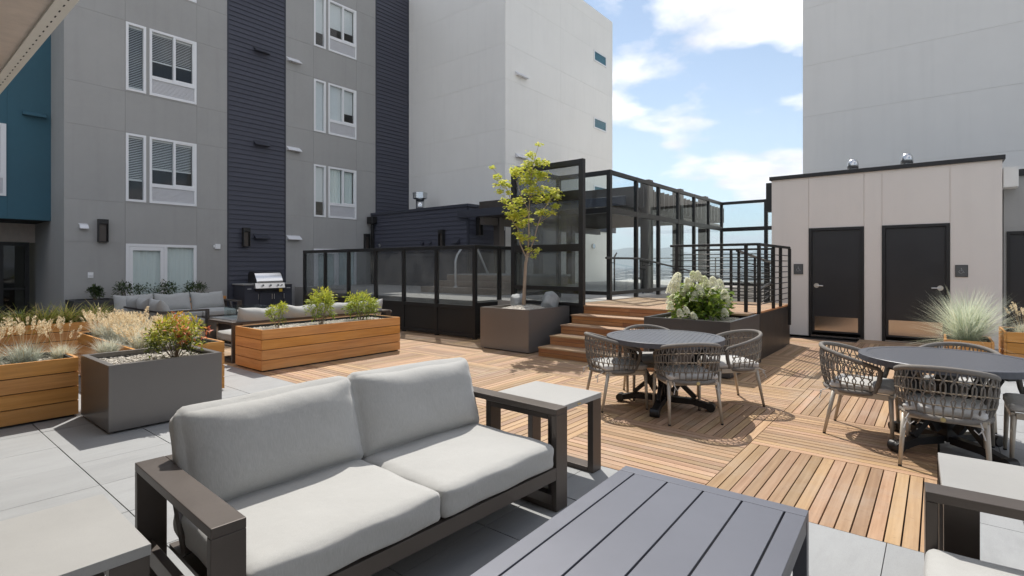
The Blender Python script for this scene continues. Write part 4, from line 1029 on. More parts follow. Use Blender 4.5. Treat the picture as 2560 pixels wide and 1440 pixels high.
def wood_planter(label, x0, y0, x1, y1, h, rows=4, bed=None, bedlabel='', seed=0, z0=.02, bedn=500, faces='fblr', plinth=True, bedmat='gravel'):
    T = thing('wooden_planter', label, 'planter', (x0, y0, 0)); W, D = x1 - x0, y1 - y0; bh = (h - z0) / rows; th = .028
    def boards(L, place):
        me = MB().box(0, 0, 0, L, th, bh - .009).mesh('board', M['ipe'])
        for r_ in range(rows):
            p, rz = place(z0 + r_ * bh + .003); link('board', me, T, p, (0, 0, rz))
    if 'f' in faces: boards(W - .004, lambda z: ((.002, 0, z), 0))
    if 'b' in faces: boards(W - .004, lambda z: ((W - .002, D, z), math.pi))
    if 'l' in faces: boards(D - 2 * th - .006, lambda z: ((0, D - th - .003, z), -math.pi / 2))
    if 'r' in faces: boards(D - 2 * th - .006, lambda z: ((W, th + .003, z), math.pi / 2))
    li = MB().box(th + .001, th + .001, .0, W - th - .001, th + .02, h - .012).box(th + .001, D - th - .02, 0, W - th - .001, D - th - .001, h - .012)
    li.box(th + .001, th + .02, 0, th + .02, D - th - .02, h - .012).box(W - th - .02, th + .02, 0, W - th - .001, D - th - .02, h - .012)
    part('liner', li, M['rubber'], T)
    if bed: gravel_bed(x0 + th + .021, y0 + th + .021, x1 - th - .021, y1 - th - .021, bed, bedlabel, seed, n=bedn, mat=bedmat)
    return T
box_planter('square grey metal planter with a red and yellow shrub, on the paving', 1.398, 5.70, 2.345, 6.62, .606, 'steel', bed=.55, bedlabel='pale gravel in the grey planter of the red and yellow shrub', seed=1, bedn=900)
wood_planter('long cedar planter with three bamboo shrubs at the deck edge', 3.553, 7.345, 5.985, 8.175, .597, bed=.545, bedlabel='pale gravel round the three bamboo shrubs', seed=2, bedn=1600)
wood_planter('front cedar trough of plumed fescue beside the grey metal planter', -1.6, 6.66, 1.39, 7.38, .59, bed=.52, bedlabel='pale gravel in the front cedar trough', seed=3, bedn=900)
wood_planter('cedar planter of straw plumed grasses running back from the grey planter', 1.885, 6.68, 2.78, 9.11, .59, bed=.52, bedlabel='pale gravel under the straw plumed grasses', seed=4, bedn=600)
wood_planter('rear cedar trough of arching green grasses before the glazed lobby', -2.2, 10.76, 2.75, 11.9, .59, bed=.52, bedlabel='dark soil in the rear cedar trough', seed=5, bedmat='soil', bedn=200)
box_planter('dark metal planter against the grey wall under the wall outlet', 3.30, 16.25, 4.21, 17.1, .63, 'steeldark', bed=.56, bedlabel='gravel in the dark planter under the wall outlet', seed=6, bedn=80)
wood_planter('cedar planter against the grey wall behind the sectional sofa', 4.22, 16.3, 6.83, 17.1, .605, bed=.54, bedlabel='gravel in the cedar planter behind the sectional', seed=7, bedn=80)
box_planter('large bronze grey metal planter holding the young tree and two boulders', 7.10, 5.365, 8.37, 6.46, .738, 'steel', bed=.66, bedlabel='gravel mounded round the young tree', seed=8, bedn=1200, mound=.10)
box_planter('charcoal metal planter of white hydrangea before the stair landing', 7.18, 2.117, 8.65, 3.325, .747, 'steeldark', bed=.69, bedlabel='gravel under the white hydrangea', seed=9, bedn=1300)
wood_planter('small cedar planter of blue oat grass by the black door', 9.72, -.60, 10.5, -.07, .45, 3, bed=.39, bedlabel='soil under the blue oat grass', seed=10, bedmat='soil', bedn=120)
wood_planter('tall cedar planter of straw plumed grass at the picture edge', 9.80, -2.0, 10.6, -.70, .60, 4, bed=.53, bedlabel='soil under the plumed grass by the picture edge', seed=12, bedmat='soil', bedn=120)

# ================================================================== PLANTS
def nandina(label, loc, rad, h, mat, tint, seed, n=26, per=26, leaf=.045, group=None, cat='shrub', name='shrub'):
    T = thing(name, label, cat, loc, 0, group)
    (V, F, tt), stems = nandina_cloud(n, rad, h, leaf, tint, seed, per)
    npart('foliage', V, F, mat, T, tt); part('stem', stems, M['twig'], T); return T
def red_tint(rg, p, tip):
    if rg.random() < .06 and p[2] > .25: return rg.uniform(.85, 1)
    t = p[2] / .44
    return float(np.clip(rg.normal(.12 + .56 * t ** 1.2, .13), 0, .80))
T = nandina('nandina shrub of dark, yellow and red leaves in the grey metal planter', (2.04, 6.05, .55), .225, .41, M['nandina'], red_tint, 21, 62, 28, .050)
rg = np.random.default_rng(3); C = []; D = []
for c in ((-.03, -.17, .33), (-.01, -.19, .25), (.03, -.19, .20), (.0, -.02, .44), (.24, -.12, .27), (-.02, -.20, .29)):
    for k in range(16): C.append(np.array(c) + rg.normal(0, .03, 3)); D.append(rg.normal(0, .5, 3) + [0, -.4, -.1])
V, F, tt = leaves(np.array(C), np.array(D), .06, .0105, .15, np.random.default_rng(1).uniform(.88, 1, len(C))); npart('red_sprays', V, F, M['nandina'], T, tt, label='red young leaf sprays')
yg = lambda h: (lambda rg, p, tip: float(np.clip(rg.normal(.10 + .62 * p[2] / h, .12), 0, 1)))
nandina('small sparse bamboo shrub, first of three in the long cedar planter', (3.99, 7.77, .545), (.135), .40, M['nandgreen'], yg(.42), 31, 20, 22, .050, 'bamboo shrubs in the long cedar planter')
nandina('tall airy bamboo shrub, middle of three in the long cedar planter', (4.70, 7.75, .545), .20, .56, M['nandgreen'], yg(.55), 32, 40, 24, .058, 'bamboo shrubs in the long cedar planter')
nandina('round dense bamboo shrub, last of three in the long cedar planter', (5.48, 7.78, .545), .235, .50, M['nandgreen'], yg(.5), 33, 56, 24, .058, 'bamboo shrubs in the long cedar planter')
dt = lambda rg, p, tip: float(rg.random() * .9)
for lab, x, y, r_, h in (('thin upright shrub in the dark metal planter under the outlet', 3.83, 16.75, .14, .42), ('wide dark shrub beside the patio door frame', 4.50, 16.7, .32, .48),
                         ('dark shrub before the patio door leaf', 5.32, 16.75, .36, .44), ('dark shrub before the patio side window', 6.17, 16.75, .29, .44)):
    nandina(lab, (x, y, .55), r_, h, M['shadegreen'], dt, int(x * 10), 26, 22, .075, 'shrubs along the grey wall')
def grass(label, loc, n, h, spread, base, w, mat, droop, seed, pl=None, group=None, tint=None, seg=5, cat='ornamental grass'):
    T = thing('ornamental_grass', label, cat, loc, random.uniform(0, 6), group)
    V, F, tt = blades(n, h, spread, base, w, droop, seg, seed=seed, tint=tint); npart('blades', V, F, M[mat], T, tt)
    if pl:
        (V, F, tt), (V2, F2, t2) = plumes(pl[0], pl[1], pl[2], pl[3], pl[4], seed + 1); npart('plumes', V, F, M['plume'], T, tt); npart('stalks', V2, F2, M['plume'], T, t2)
    return T
blue = lambda rg, n: np.clip(rg.normal(.45, .25, n), 0, 1)
tan = lambda rg, n: np.clip(rg.normal(.72, .22, n), 0, 1)
grass('blue fescue tuft with tall straw plumes at the picture edge of the front trough', (.78, 7.05, .53), 620, .20, 1.35, .09, .0022, 'fescue', .7, 41, (22, .33, .06, 1.3, .10), 'fescues in the front trough', blue)
grass('blue fescue mound with straw plumes in the front trough', (1.06, 7.13, .53), 900, .22, 1.4, .10, .0022, 'fescue', .7, 42, (26, .34, .07, 1.3, .10), 'fescues in the front trough', blue)
grass('straw coloured fescue tuft with few plumes in the front trough', (1.345, 7.1, .53), 700, .17, 1.3, .07, .0022, 'fescue', .7, 43, (14, .30, .05, 1.3, .09), 'fescues in the front trough', tan)
grass('small fescue mound without plumes beside the grey metal planter', (1.72, 7.04, .53), 800, .20, 1.35, .08, .0022, 'fescue', .7, 44, None, 'fescues in the front trough', lambda rg, n: np.clip(rg.normal(.55, .3, n), 0, 1))
GL = ['bleached', 'silvery', 'tall bleached', 'broad straw', 'pale', 'low']
spots = [(2.12, 8.9), (2.45, 8.75), (2.12, 8.35), (2.42, 8.15), (2.15, 7.8), (2.5, 7.6), (2.12, 7.25), (2.45, 7.1), (2.28, 8.55), (2.62, 7.95)]
for i, (x, y) in enumerate(spots):
    grass('straw plumed fescue merging with its neighbours behind the grey metal planter', (x, y, .53), 520, .26, 1.25, .11, .0026, 'fescue', .6, 50 + i, (34, .13 + .06 * (y - 7.1), .12, 1.15, .115), 'massed straw plumed grasses', blue if i % 3 else tan)
for i, (x, y) in enumerate([(1.56, 11.1), (1.88, 11.05), (2.17, 11.15), (2.52, 11.1), (1.2, 11.1)]):
    grass('arching green grass with brown tips in the rear cedar trough', (x, y, .53), 420, .42, 2.1, .12, .009, 'liriope', 1.35, 70 + i, None, 'arching grasses in the rear trough', seg=6)
grass('large blue oat grass clump before the black door', (10.1, -.33, .40), 1500, .74, 1.6, .11, .0036, 'bluegrass', .45, 81, None, None, seg=6)
grass('small straw grass with plumes in the tall cedar planter', (10.1, -.93, .54), 500, .20, 1.2, .08, .0025, 'fescue', .6, 82, (16, .34, .06, 1.1, .10), None, tan)
grass('small straw tuft further along the tall cedar planter', (10.15, -1.45, .54), 500, .20, 1.2, .08, .0025, 'fescue', .6, 83, (16, .34, .06, 1.1, .10), None, tan)

# hydrangea
hy = thing('hydrangea', 'white panicle hydrangea bush in the charcoal planter', 'hydrangea', (7.95, 2.78, .70))
rg = np.random.default_rng(5); C = []; D = []; hs = MB()
for i in range(60):
    a = rg.uniform(0, 6.28); r_ = .37 * math.sqrt(rg.random()); H = .22 + .34 * rg.random(); tip = np.array([r_ * math.cos(a), r_ * math.sin(a), H])
    b = np.array([tip[0] * .25, tip[1] * .25, 0]); hs.tube([b, (b + tip) / 2 + [0, 0, .04], tip], [.005, .004, .0025], 4, False)
    for k in range(20):
        t = rg.uniform(.2, 1); p = b * (1 - t) + tip * t; an = rg.uniform(0, 6.28); C.append(p); D.append([math.cos(an), math.sin(an), rg.uniform(-.5, .5)])
for k in range(620):
    a = rg.uniform(0, 6.28); r_ = .43 * rg.uniform(.55, 1) ; C.append([r_ * math.cos(a), r_ * math.sin(a), rg.uniform(.04, .42)]); D.append([math.cos(a) + rg.normal(0, .5), math.sin(a) + rg.normal(0, .5), rg.uniform(-.6, .4)])
C, D = np.array(C), np.array(D); L = rg.uniform(.07, .12, len(C)); V, F, tt = leaves(C, D, L, L * .26, .22, np.clip(rg.normal(.42, .27, len(C)) + .25 * (C[:, 2] > .5), 0, 1))
npart('foliage', V, F, M['hydleaf'], hy, tt); part('stem', hs, M['twig'], hy)
HP = [(1690, 700, 1.25), (1735, 693, 1), (1762, 705, 1.0), (1800, 712, .95), (1677, 722, 1), (1718, 722, .9), (1750, 727, .95), (1782, 735, 1.1), (1706, 735, .8), (1735, 742, .9), (1765, 715, .95), (1812, 737, .9),
      (1790, 757, 1.0), (1815, 757, 1), (1678, 748, .9), (1722, 708, .9), (1745, 690, .85), (1783, 705, .9), (1760, 745, .9), (1675, 765, .7), (1700, 783, .65), (1716, 776, .6), (1735, 790, .6), (1812, 782, .75), (1690, 720, .9)]
rg = np.random.default_rng(8)
for (px_, py_, s) in HP:
    dep = rg.uniform(-.40, -.02) if py_ < 760 else -.42
    # place the head at its own depth inside the bush
    d0 = 7.95 * FW[0] + 2.78 * FW[1]; d = d0 + dep; l = (px_ - 1280) / 1321.07 * d
    P = np.array([FW[0] * d + RT[0] * l, FW[1] * d + RT[1] * l, 1.5 - (py_ - 663.1) / 1321.07 * d]) - [7.95, 2.78, .70]
    k = 520; z = rg.random(k) ** .8; a = rg.uniform(0, 6.28, k); Rr = .060 * s * (np.sqrt(np.maximum(0, 1 - z ** 1.7)) * .9 + .1) * rg.uniform(.82, 1.06, k); H = .150 * s
    tl = np.array([rg.normal(0, .22), rg.normal(0, .22)]); zz = z * H - H * .45
    C = np.stack([Rr * np.cos(a) + tl[0] * zz, Rr * np.sin(a) + tl[1] * zz, zz], 1) + P
    out = np.stack([np.cos(a), np.sin(a), .3 + 1.2 * z], 1); D = np.cross(out, rg.normal(0, 1, (k, 3))) + out * .25
    V, F, tt = leaves(C, D, .021 * (.8 + .2 * s), .0085, .3, np.clip(rg.normal(.62, .22, k) - (.35 if rg.random() < .15 else 0) * z, 0, 1))
    npart('flower_head', V, F, M['hydflower'], hy, tt)

# young maple tree and boulders
TX, TY, TZ = 7.72, 5.93, .72
mt = thing('maple_tree', 'slender young maple with yellow green leaves in the bronze planter', 'tree', (TX, TY, TZ))
d0 = TX * FW[0] + TY * FW[1]
def tp(x, y, dd=0.):
    d = d0 + dd; l = (x - 1280) / 1321.07 * d
    return np.array([FW[0] * d + RT[0] * l - TX, FW[1] * d + RT[1] * l - TY, 1.5 - (y - 663.1) / 1321.07 * d - TZ])
tk = MB(); tk.tube([tp(1309, 772), tp(1311, 720), tp(1314, 660), tp(1318, 640)], [.038, .030, .027, .026], 10)
part('trunk', tk, M['bark'], mt, smooth=True)
BR = [([(1317, 645), (1322, 600), (1322, 540), (1324, 500), (1328, 440), (1336, 400), (1347, 362)], .019, 0), ([(1316, 645), (1300, 610), (1293, 560), (1285, 520), (1266, 470), (1248, 440), (1230, 420)], .015, .12),
      ([(1319, 640), (1335, 600), (1345, 560), (1362, 520), (1378, 495), (1400, 478)], .014, -.15), ([(1322, 560), (1318, 520), (1300, 480), (1290, 450)], .009, -.2), ([(1324, 500), (1340, 470), (1345, 440)], .008, .2),
      ([(1345, 560), (1365, 545), (1390, 530)], .007, .05), ([(1293, 570), (1276, 545), (1262, 530)], .007, -.1), ([(1300, 610), (1307, 580), (1310, 560)], .006, .15), ([(1316, 650), (1330, 630), (1342, 622)], .005, -.1), ([(1328, 440), (1316, 420), (1296, 422)], .006, -.1)]
for pts, r0, dd in BR:
    n = len(pts); b = MB(); b.tube([tp(x, y, dd * i / (n - 1)) for i, (x, y) in enumerate(pts)], list(np.linspace(r0, .003, n)), 6, False); part('limb', b, M['bark'], mt, smooth=True)
CL = [(1347, 360, 9, 10), (1325, 385, 14, 20), (1345, 405, 20, 34), (1322, 408, 18, 26), (1365, 405, 12, 14), (1295, 425, 22, 40), (1325, 432, 24, 46), (1352, 438, 22, 40), (1285, 432, 14, 18), (1230, 418, 7, 8), (1242, 440, 12, 18), (1255, 455, 14, 22),
      (1268, 462, 14, 20), (1250, 478, 10, 12), (1262, 500, 12, 14), (1335, 473, 18, 26), (1318, 478, 14, 16), (1352, 480, 12, 14), (1385, 478, 16, 26), (1392, 490, 14, 22), (1370, 495, 18, 26), (1340, 497, 16, 20), (1300, 500, 18, 28), (1280, 515, 18, 30),
      (1290, 540, 22, 40), (1310, 530, 16, 22), (1275, 535, 16, 20), (1300, 560, 20, 32), (1322, 550, 14, 16), (1388, 515, 14, 16), (1355, 530, 16, 20), (1345, 530, 10, 10), (1378, 530, 14, 12), (1295, 585, 12, 12), (1310, 595, 16, 20), (1330, 595, 12, 12), (1320, 622, 12, 10), (1343, 625, 10, 12),
      (1310, 450, 18, 20), (1270, 480, 10, 8), (1240, 462, 8, 6), (1328, 455, 18, 20), (1365, 470, 12, 10), (1345, 560, 8, 5), (1332, 640, 8, 6)]
rg = np.random.default_rng(9); C = []; D = []
for x, y, s, n in CL:
    for k in range(int(n * 3.3)):
        p = tp(x + rg.normal(0, s * .42), y + rg.normal(0, s * .28), rg.normal(0, .09) + .12 * math.sin(x * .3))
        a = rg.uniform(0, 6.28); base = np.array([math.cos(a), math.sin(a), -.35])
        # one maple leaf: five lobes fanning from the stalk
        s1 = np.cross(base, [0, 0, 1.]); s1 /= np.linalg.norm(s1)
        for q in (-1.15, -.55, 0, .55, 1.15):
            C.append(p); D.append(base * math.cos(q) + s1 * math.sin(q) + [0, 0, rg.uniform(-.25, .1)])
C, D = np.array(C), np.array(D); L = np.repeat(rg.uniform(.036, .062, len(C) // 5), 5) * np.tile([.62, .88, 1, .88, .62], len(C) // 5)
tint = np.repeat(np.clip(rg.normal(.62, .22, len(C) // 5), 0, 1), 5)
V, F, tt = leaves(C, D, L, L * .23, .1, tint); npart('crown', V, F, M['maple'], mt, tt)
def boulder(label, loc, sx, sy, sz, seed):
    import bmesh
    b = bmesh.new(); bmesh.ops.create_icosphere(b, subdivisions=4, radius=1); rg = np.random.default_rng(seed); pl = [unit(rg.normal(0, 1, (1, 3)))[0] for _ in range(9)]
    for v in b.verts:
        c = np.array(v.co); k = 1.0
        for n_ in pl:
            d_ = c @ n_
            if d_ > .72: k = min(k, .72 / d_)
        k *= 1 + .05 * math.sin(5 * c[0] + seed) * math.sin(6 * c[1] + 2) + .02 * math.sin(17 * c[2] + c[0] * 13)
        v.co = (c[0] * k * sx, c[1] * k * sy, max(-.5, c[2]) * k * sz)
    me = bpy.data.meshes.new('boulder'); b.to_mesh(me); b.free(); me.materials.append(M['rock']); me.polygons.foreach_set('use_smooth', [True] * len(me.polygons))
    o = link('boulder', me, None, loc); tag(o, label, 'boulder', 'boulders in the tree planter')
boulder('cracked grey boulder at the foot of the young tree', (7.83, 6.15, .80), .19, .16, .22, 4)
boulder('smooth grey boulder at the outer rim of the tree planter', (8.12, 5.64, .79), .22, .18, .22, 7)

# ================================================================== FURNITURE
# --- lounge sofa with flat bar frame
def bars(name, T, lst, bev=.003, mat='bronze'):
    for b in lst: part(name, MB().box(*b), M[mat], T, bevel=bev)
def loveseat(label, loc, rot):
    T = thing('sofa', label, 'sofa', loc, rot)
    for s in (-1, 1):
        a, b = sorted((s * 1.02, s * .905))
        part('armrest', MB().box(a, -.45, .585, b, .45, .622), M['bronze'], T, bevel=.003)
        part('leg', MB().box(a, -.45, .0, b, -.413, .5845), M['bronze'], T, bevel=.003); part('leg', MB().box(a, .413, .0, b, .45, .5845), M['bronze'], T, bevel=.003)
        part('floor_rail', MB().box(a, -.4125, .0, b, .4125, .034), M['bronze'], T, bevel=.003)
        part('side_rail', MB().box(s * .98 - .017, -.4125, .20, s * .98 + .017, .4125, .275), M['bronze'], T, bevel=.003)
        part('back_support', MB().bar((s * .885, .18, .26), (s * .885, .40, .60), .05, .05, (1, 0, 0)), M['bronze'], T, bevel=.003)
    part('front_rail', MB().box(-.904, -.45, .195, .904, -.413, .272), M['bronze'], T, bevel=.003)
    part('back_rail', MB().box(-.904, .335, .586, .904, .45, .621), M['bronze'], T, bevel=.003)
    part('seat_deck', MB().box(-.90, -.41, .212, .90, .40, .232), M['bronze'], T)
    for i, x in enumerate((-.449, .449)):
        cushion('seat_cushion', soft_box(.893, .835, .15, .034, .010, wob=.0025, seed=i + 1), T, (x, -.035, .272))
        W_, H_ = (.885, .455) if i == 0 else (.915, .46)
        bc = cushion('back_cushion', back_pillow(W_, H_, .175, i + 3), T, (x * 1.015 + (.022 if i == 0 else 0),   .25, .405), (R(-19), R(1.2 * (1 if i else -1)), R(-1 if i else 1)))
        for sg in (-1, 1):
            k_ = []
            for q in np.linspace(0, 2 * math.pi, 61):
                c_, s_ = math.cos(q), math.sin(q); m_ = (abs(c_) ** 9 + abs(s_) ** 9) ** (-1 / 9); k_.append((c_ * m_ * (W_ / 2 - .006), sg * .034, H_ / 2 + s_ * m_ * (H_ / 2 - .006)))
            part('piping', MB().tube(k_, .0042, 5, False), M['fabric'], bc, smooth=True)
    return T
loveseat('two seat bronze framed sofa with pale grey cushions facing the slatted table', (1.777, 2.288, 0), R(-2.4))
loveseat('bronze framed sofa with white cushion cut off by the lower corner', (1.723, -.456, 0), R(182.8))
def side_table(label, x0, y0, rot, s=.605, flat='x'):
    T = thing('side_table', label, 'side table', (x0, y0, 0), rot)
    part('top', MB().box(-s / 2, -s / 2, .527, s / 2, s / 2, .565), M['slab'], T, bevel=.003)
    h = s / 2
    for sx in (-1, 1):
        a, b = sorted((sx * (h - .003), sx * (h - .115)))
        for sy in (-1, 1):
            c, d_ = sorted((sy * (h - .003), sy * (h - .05))); part('leg', MB().box(a, c, 0, b, d_, .5265), M['bronze'], T, bevel=.003)
        part('floor_rail', MB().box(a, -h + .051, 0, b, h - .051, .036), M['bronze'], T, bevel=.003); part('apron', MB().box(a, -h + .051, .49, b, h - .051, .526), M['bronze'], T, bevel=.003)
    return T
t = side_table('square side table with pale stone top between the sofa and the deck', 3.145, 2.235, R(-1.2))
part('badge', MB().box(-.02, -.3045, .538, .02, -.3026, .548), plain('brass_badge', (.55, .45, .2), .4, .6), t)
side_table('square side table with pale stone top at the lower left corner', .325, 2.365, R(-1.0))
side_table('square side table with pale stone top beyond the cut off sofa', 3.10, -.31, R(91.5))
# --- slatted coffee table
ct = thing('coffee_table', 'large slate grey slatted aluminium coffee table in front of the sofa', 'coffee table', (1.885, .845, 0), R(1.9))
L, Wd, Hc = 1.42, .86, .43; h, w2 = L / 2, Wd / 2
part('end_board', MB().box(h - .072, -w2, Hc - .03, h, w2, Hc), M['greymetal'], ct, bevel=.002); part('end_board', MB().box(-h, -w2, Hc - .03, -h + .072, w2, Hc), M['greymetal'], ct, bevel=.002)
ws_ = [.078, .166, .166, .166, .166, .078]; gap = (Wd - sum(ws_)) / 5; y = -w2
for q in ws_:
    part('slat', MB().box(-h + .0745, y, Hc - .03, h - .0745, y + q, Hc), M['greymetal'], ct, bevel=.002); y += q + gap
for sx in (-1, 1):
    for sy in (-1, 1):
        a, b = sorted((sx * h, sx * (h - .055))); c, d_ = sorted((sy * w2, sy * (w2 - .055))); part('leg', MB().box(a, c, 0, b, d_, Hc - .0305), M['greymetal'], ct, bevel=.002)
for sy in (-1, 1):
    c, d_ = sorted((sy * (w2 - .002), sy * (w2 - .03))); part('apron', MB().box(-h + .056, c, Hc - .085, h - .056, d_, Hc - .031), M['greymetal'], ct, bevel=.002)
for sx in (-1, 1):
    a, b = sorted((sx * (h - .002), sx * (h - .03))); part('apron', MB().box(a, -w2 + .056, Hc - .085, b, w2 - .056, Hc - .031), M['greymetal'], ct, bevel=.002)

# --- round dining table
def round_table(label, loc, rot):
    T = thing('dining_table', label, 'dining table', loc, rot, 'round dining tables'); Rr = .605; H = .745
    n = 72; ring = MB(); k = 0
    for r, z in ((Rr, H - .05), (Rr, H - .003), (Rr - .004, H), (Rr - .06, H), (Rr - .06, H - .03), (Rr - .06, H - .05)):
        for j in range(n): a = 2 * math.pi * j / n; ring.v.append((r * math.cos(a), r * math.sin(a), z))
    for i in range(6):
        for j in range(n): ring.f.append((i * n + j, i * n + (j + 1) % n, ((i + 1) % 6) * n + (j + 1) % n, ((i + 1) % 6) * n + j))
    part('rim', ring, M['tabletop'], T)
    ri = Rr - .0615; m = 22; p = 2 * ri / m
    for i in range(m):
        ya, yb = -ri + i * p + .0014, -ri + (i + 1) * p - .0014; pts = []
        xs_ = lambda y_: math.sqrt(max(0, ri * ri - y_ * y_))
        ysamp = [ya + (yb - ya) * q / 6 for q in range(7)]
        pts = [(xs_(y_), y_) for y_ in ysamp] + [(-xs_(y_), y_) for y_ in reversed(ysamp)]
        part('slat', MB().prism(pts, H - .03, H - .002), M['tabletop'], T)
    part('underframe', MB().bar((-.5, 0, H - .07), (.5, 0, H - .07), .09, .035).bar((0, -.5, H - .0705), (0, .5, H - .0705), .09, .035), M['blackmetal'], T)
    part('column', MB().box(-.055, -.055, .07, .055, .055, H - .09), M['blackmetal'], T, bevel=.004)
    for q in range(4):
        a = q * math.pi / 2; c, s_ = math.cos(a), math.sin(a); P = lambda r, z: (r * c, r * s_, z)
        part('foot', MB().bar(P(.056, .085), P(.30, .085), .07, .06).bar(P(.295, .085), P(.47, .045), .07, .06).tube([(P(.47, .045)[0] - s_ * -.045, P(.47, .045)[1] + c * -.045, .045), (P(.47, .045)[0] - s_ * .045, P(.47, .045)[1] + c * .045, .045)], .045, 12), M['blackmetal'], T, bevel=.002)
        part('brace', MB().bar(P(.09, .16), P(.40, H - .09), .05, .06, (0, 0, 1)), M['blackmetal'], T, bevel=.002)
        part('lower_brace', MB().bar(P(.32, .12), P(.06, .36), .04, .045, (0, 0, 1)), M['blackmetal'], T, bevel=.002)
    return T
round_table('round dark slatted dining table before the hydrangea planter', (5.405, 2.272, 0), R(12))
round_table('round dark slatted dining table half on the deck, cut by the picture edge', (5.60, -.055, 0), R(48))

# --- woven rope armchair, faces +y
def rail_pt(s, top=True, off=0.):
    """s in 0..1 round the tub from the left arm over the back to the right arm"""
    a = R(-118 + 236 * s)
    if top:
        e = abs(2 * s - 1); z = .765 - .135 * e ** 1.8; rx, ry = .292 + .012 * (1 - e), .30
    else: z = .40; rx, ry = .262, .262
    return np.array([(rx + off) * math.sin(a), -.03 - (ry + off) * math.cos(a), z])
def make_chair():
    T = thing('rope_chair', 'woven rope dining armchair', 'armchair', (0, 0, 0), 0, 'rope armchairs round the dining tables')
    ss = np.linspace(0, 1, 40); top = [rail_pt(s) for s in ss]; low = [rail_pt(s, False) for s in ss]
    def arm_end(p, q, sg):
        # the rail turns down at the arm front into a post to the lower rail
        f = np.array([0, .045, 0]); return [p + f * .5 + [0, 0, -.004], p + f + [0, 0, -.03], (p + q) / 2 + f * .9, q + f * .5 + [0, 0, .03], q]
    loop = [*reversed(arm_end(top[0], low[0], -1))] + top + arm_end(top[-1], low[-1], 1)
    part('rail', MB().tube(loop, .0195, 8), M['rope'], T, smooth=True)
    part('lower_rail', MB().tube(low, .0215, 8), M['rope'], T, smooth=True)
    # wrapping turns on the rails (fine relief) and the strands
    st = MB(); NS = 21; tt = [0, .14, .3, .46, .62, .8, 1.0]
    pat = [0, .18, .82, .82, .18, .5, .5]
    for i in range(NS):
        for sg in (0, 1):
            pts = []
            for t, o in zip(tt, pat):
                o = o if sg == 0 else 1 - o
                s = (i + .12 + .76 * o) / NS
                p = rail_pt(s) * (1 - t) + rail_pt(s, False) * t; b = .018 * math.sin(math.pi * t)
                r = np.array([p[0], p[1] + .03, 0]); r /= np.linalg.norm(r); pts.append(p + r * (b + (.006 if sg else -.004) * math.sin(math.pi * t * 2.2)))
            st.tube(pts, .0053, 5, False)
    part('woven_strands', st, M['rope'], T, smooth=True)
    cd = MB()
    for t in (.22, .46, .72):
        for k in (0, 1):
            pts = []
            for j, s in enumerate(np.linspace(0.01, .99, 70)):
                p = rail_pt(s) * (1 - t) + rail_pt(s, False) * t; r = np.array([p[0], p[1] + .03, 0]); r /= np.linalg.norm(r)
                pts.append(p + r * (.018 * math.sin(math.pi * t) + (.007 if (j + k) % 2 else -.006)) + [0, 0, .004 * (k - .5)])
            cd.tube(pts, .0030, 4, False)
    part('horizontal_cords', cd, M['cord'], T)
    fr = MB(); 
    fr.bar((-.235, .225, .385), (.235, .225, .385), .03, .045); fr.bar((-.235, -.20, .385), (.235, -.20, .385), .03, .045)
    fr.bar((-.235, -.185, .385), (-.235, .21, .385), .03, .045); fr.bar((.235, -.185, .385), (.235, .21, .385), .03, .045)
    part('seat_frame', fr, M['champagne'], T, bevel=.004)
    for sx in (-1, 1):
        for sy, y0, y1 in ((1, .222, .235), (-1, -.19, -.262)):
            lg = part('leg', MB().tube([(sx * .232, y0, .385), (sx * (.240 if sy > 0 else .252), y1, .012)], [.019, .0125], 12), M['champagne'], T, smooth=True)
            part('rubber_foot', MB().tube([(sx * (.240 if sy > 0 else .252), y1, .013), (sx * (.240 if sy > 0 else .252), y1, 0)], .0128, 10), M['rubber'], lg)
    cushion('seat_cushion', soft_box(.475, .475, .062, .028, .010, 12, .002, 5), T, (0, .012, .409), (0, 0, 0), M['fabricw'])
    for sx in (-1, 1):
        tie = MB(); tie.tube([(sx * .20, -.235, .40), (sx * .215, -.30, .37), (sx * .19, -.305, .335), (sx * .165, -.30, .36)], .004, 4); tie.tube([(sx * .205, -.29, .37), (sx * .225, -.305, .30)], .004, 4)
        part('cushion_tie', tie, M['fabricw'], T)
    part('brass_tag', MB().tube([(.0, -.315, .403), (.0, -.3185, .403)], .016, 12), plain('brass_tag_metal', (.55, .48, .25), .35, .8), T)
    return T
ch0 = make_chair()
CH = [('rope armchair with its back to the camera at the table by the hydrangea', 5.13, 1.94, 42), ('rope armchair pulled out beside the charcoal hydrangea planter', 6.03, 1.80, 135.5),
      ('rope armchair nearest the pale stone side table, turned to the first table', 5.13, 2.69, -39.5), ('rope armchair mostly hidden behind the first table, before the stairs', 5.74, 2.58, -142),
      ('rope armchair seen side on at the table by the picture edge', 5.67, .52, -92), ('rope armchair with its back to the camera at the edge of the deck', 5.15, -.04, -2),
      ('rope armchair behind the second table, only its top rail showing', 6.12, -.13, 176), ('rope armchair half hidden at the far right of the second table', 5.62, -.66, 90)]
for i, (lab, x, y, a) in enumerate(CH):
    c = ch0 if i == 0 else copy_tree(ch0)
    c.location = (x, y, 0); c.rotation_euler = (0, 0, R(a - 90)); c['label'] = lab

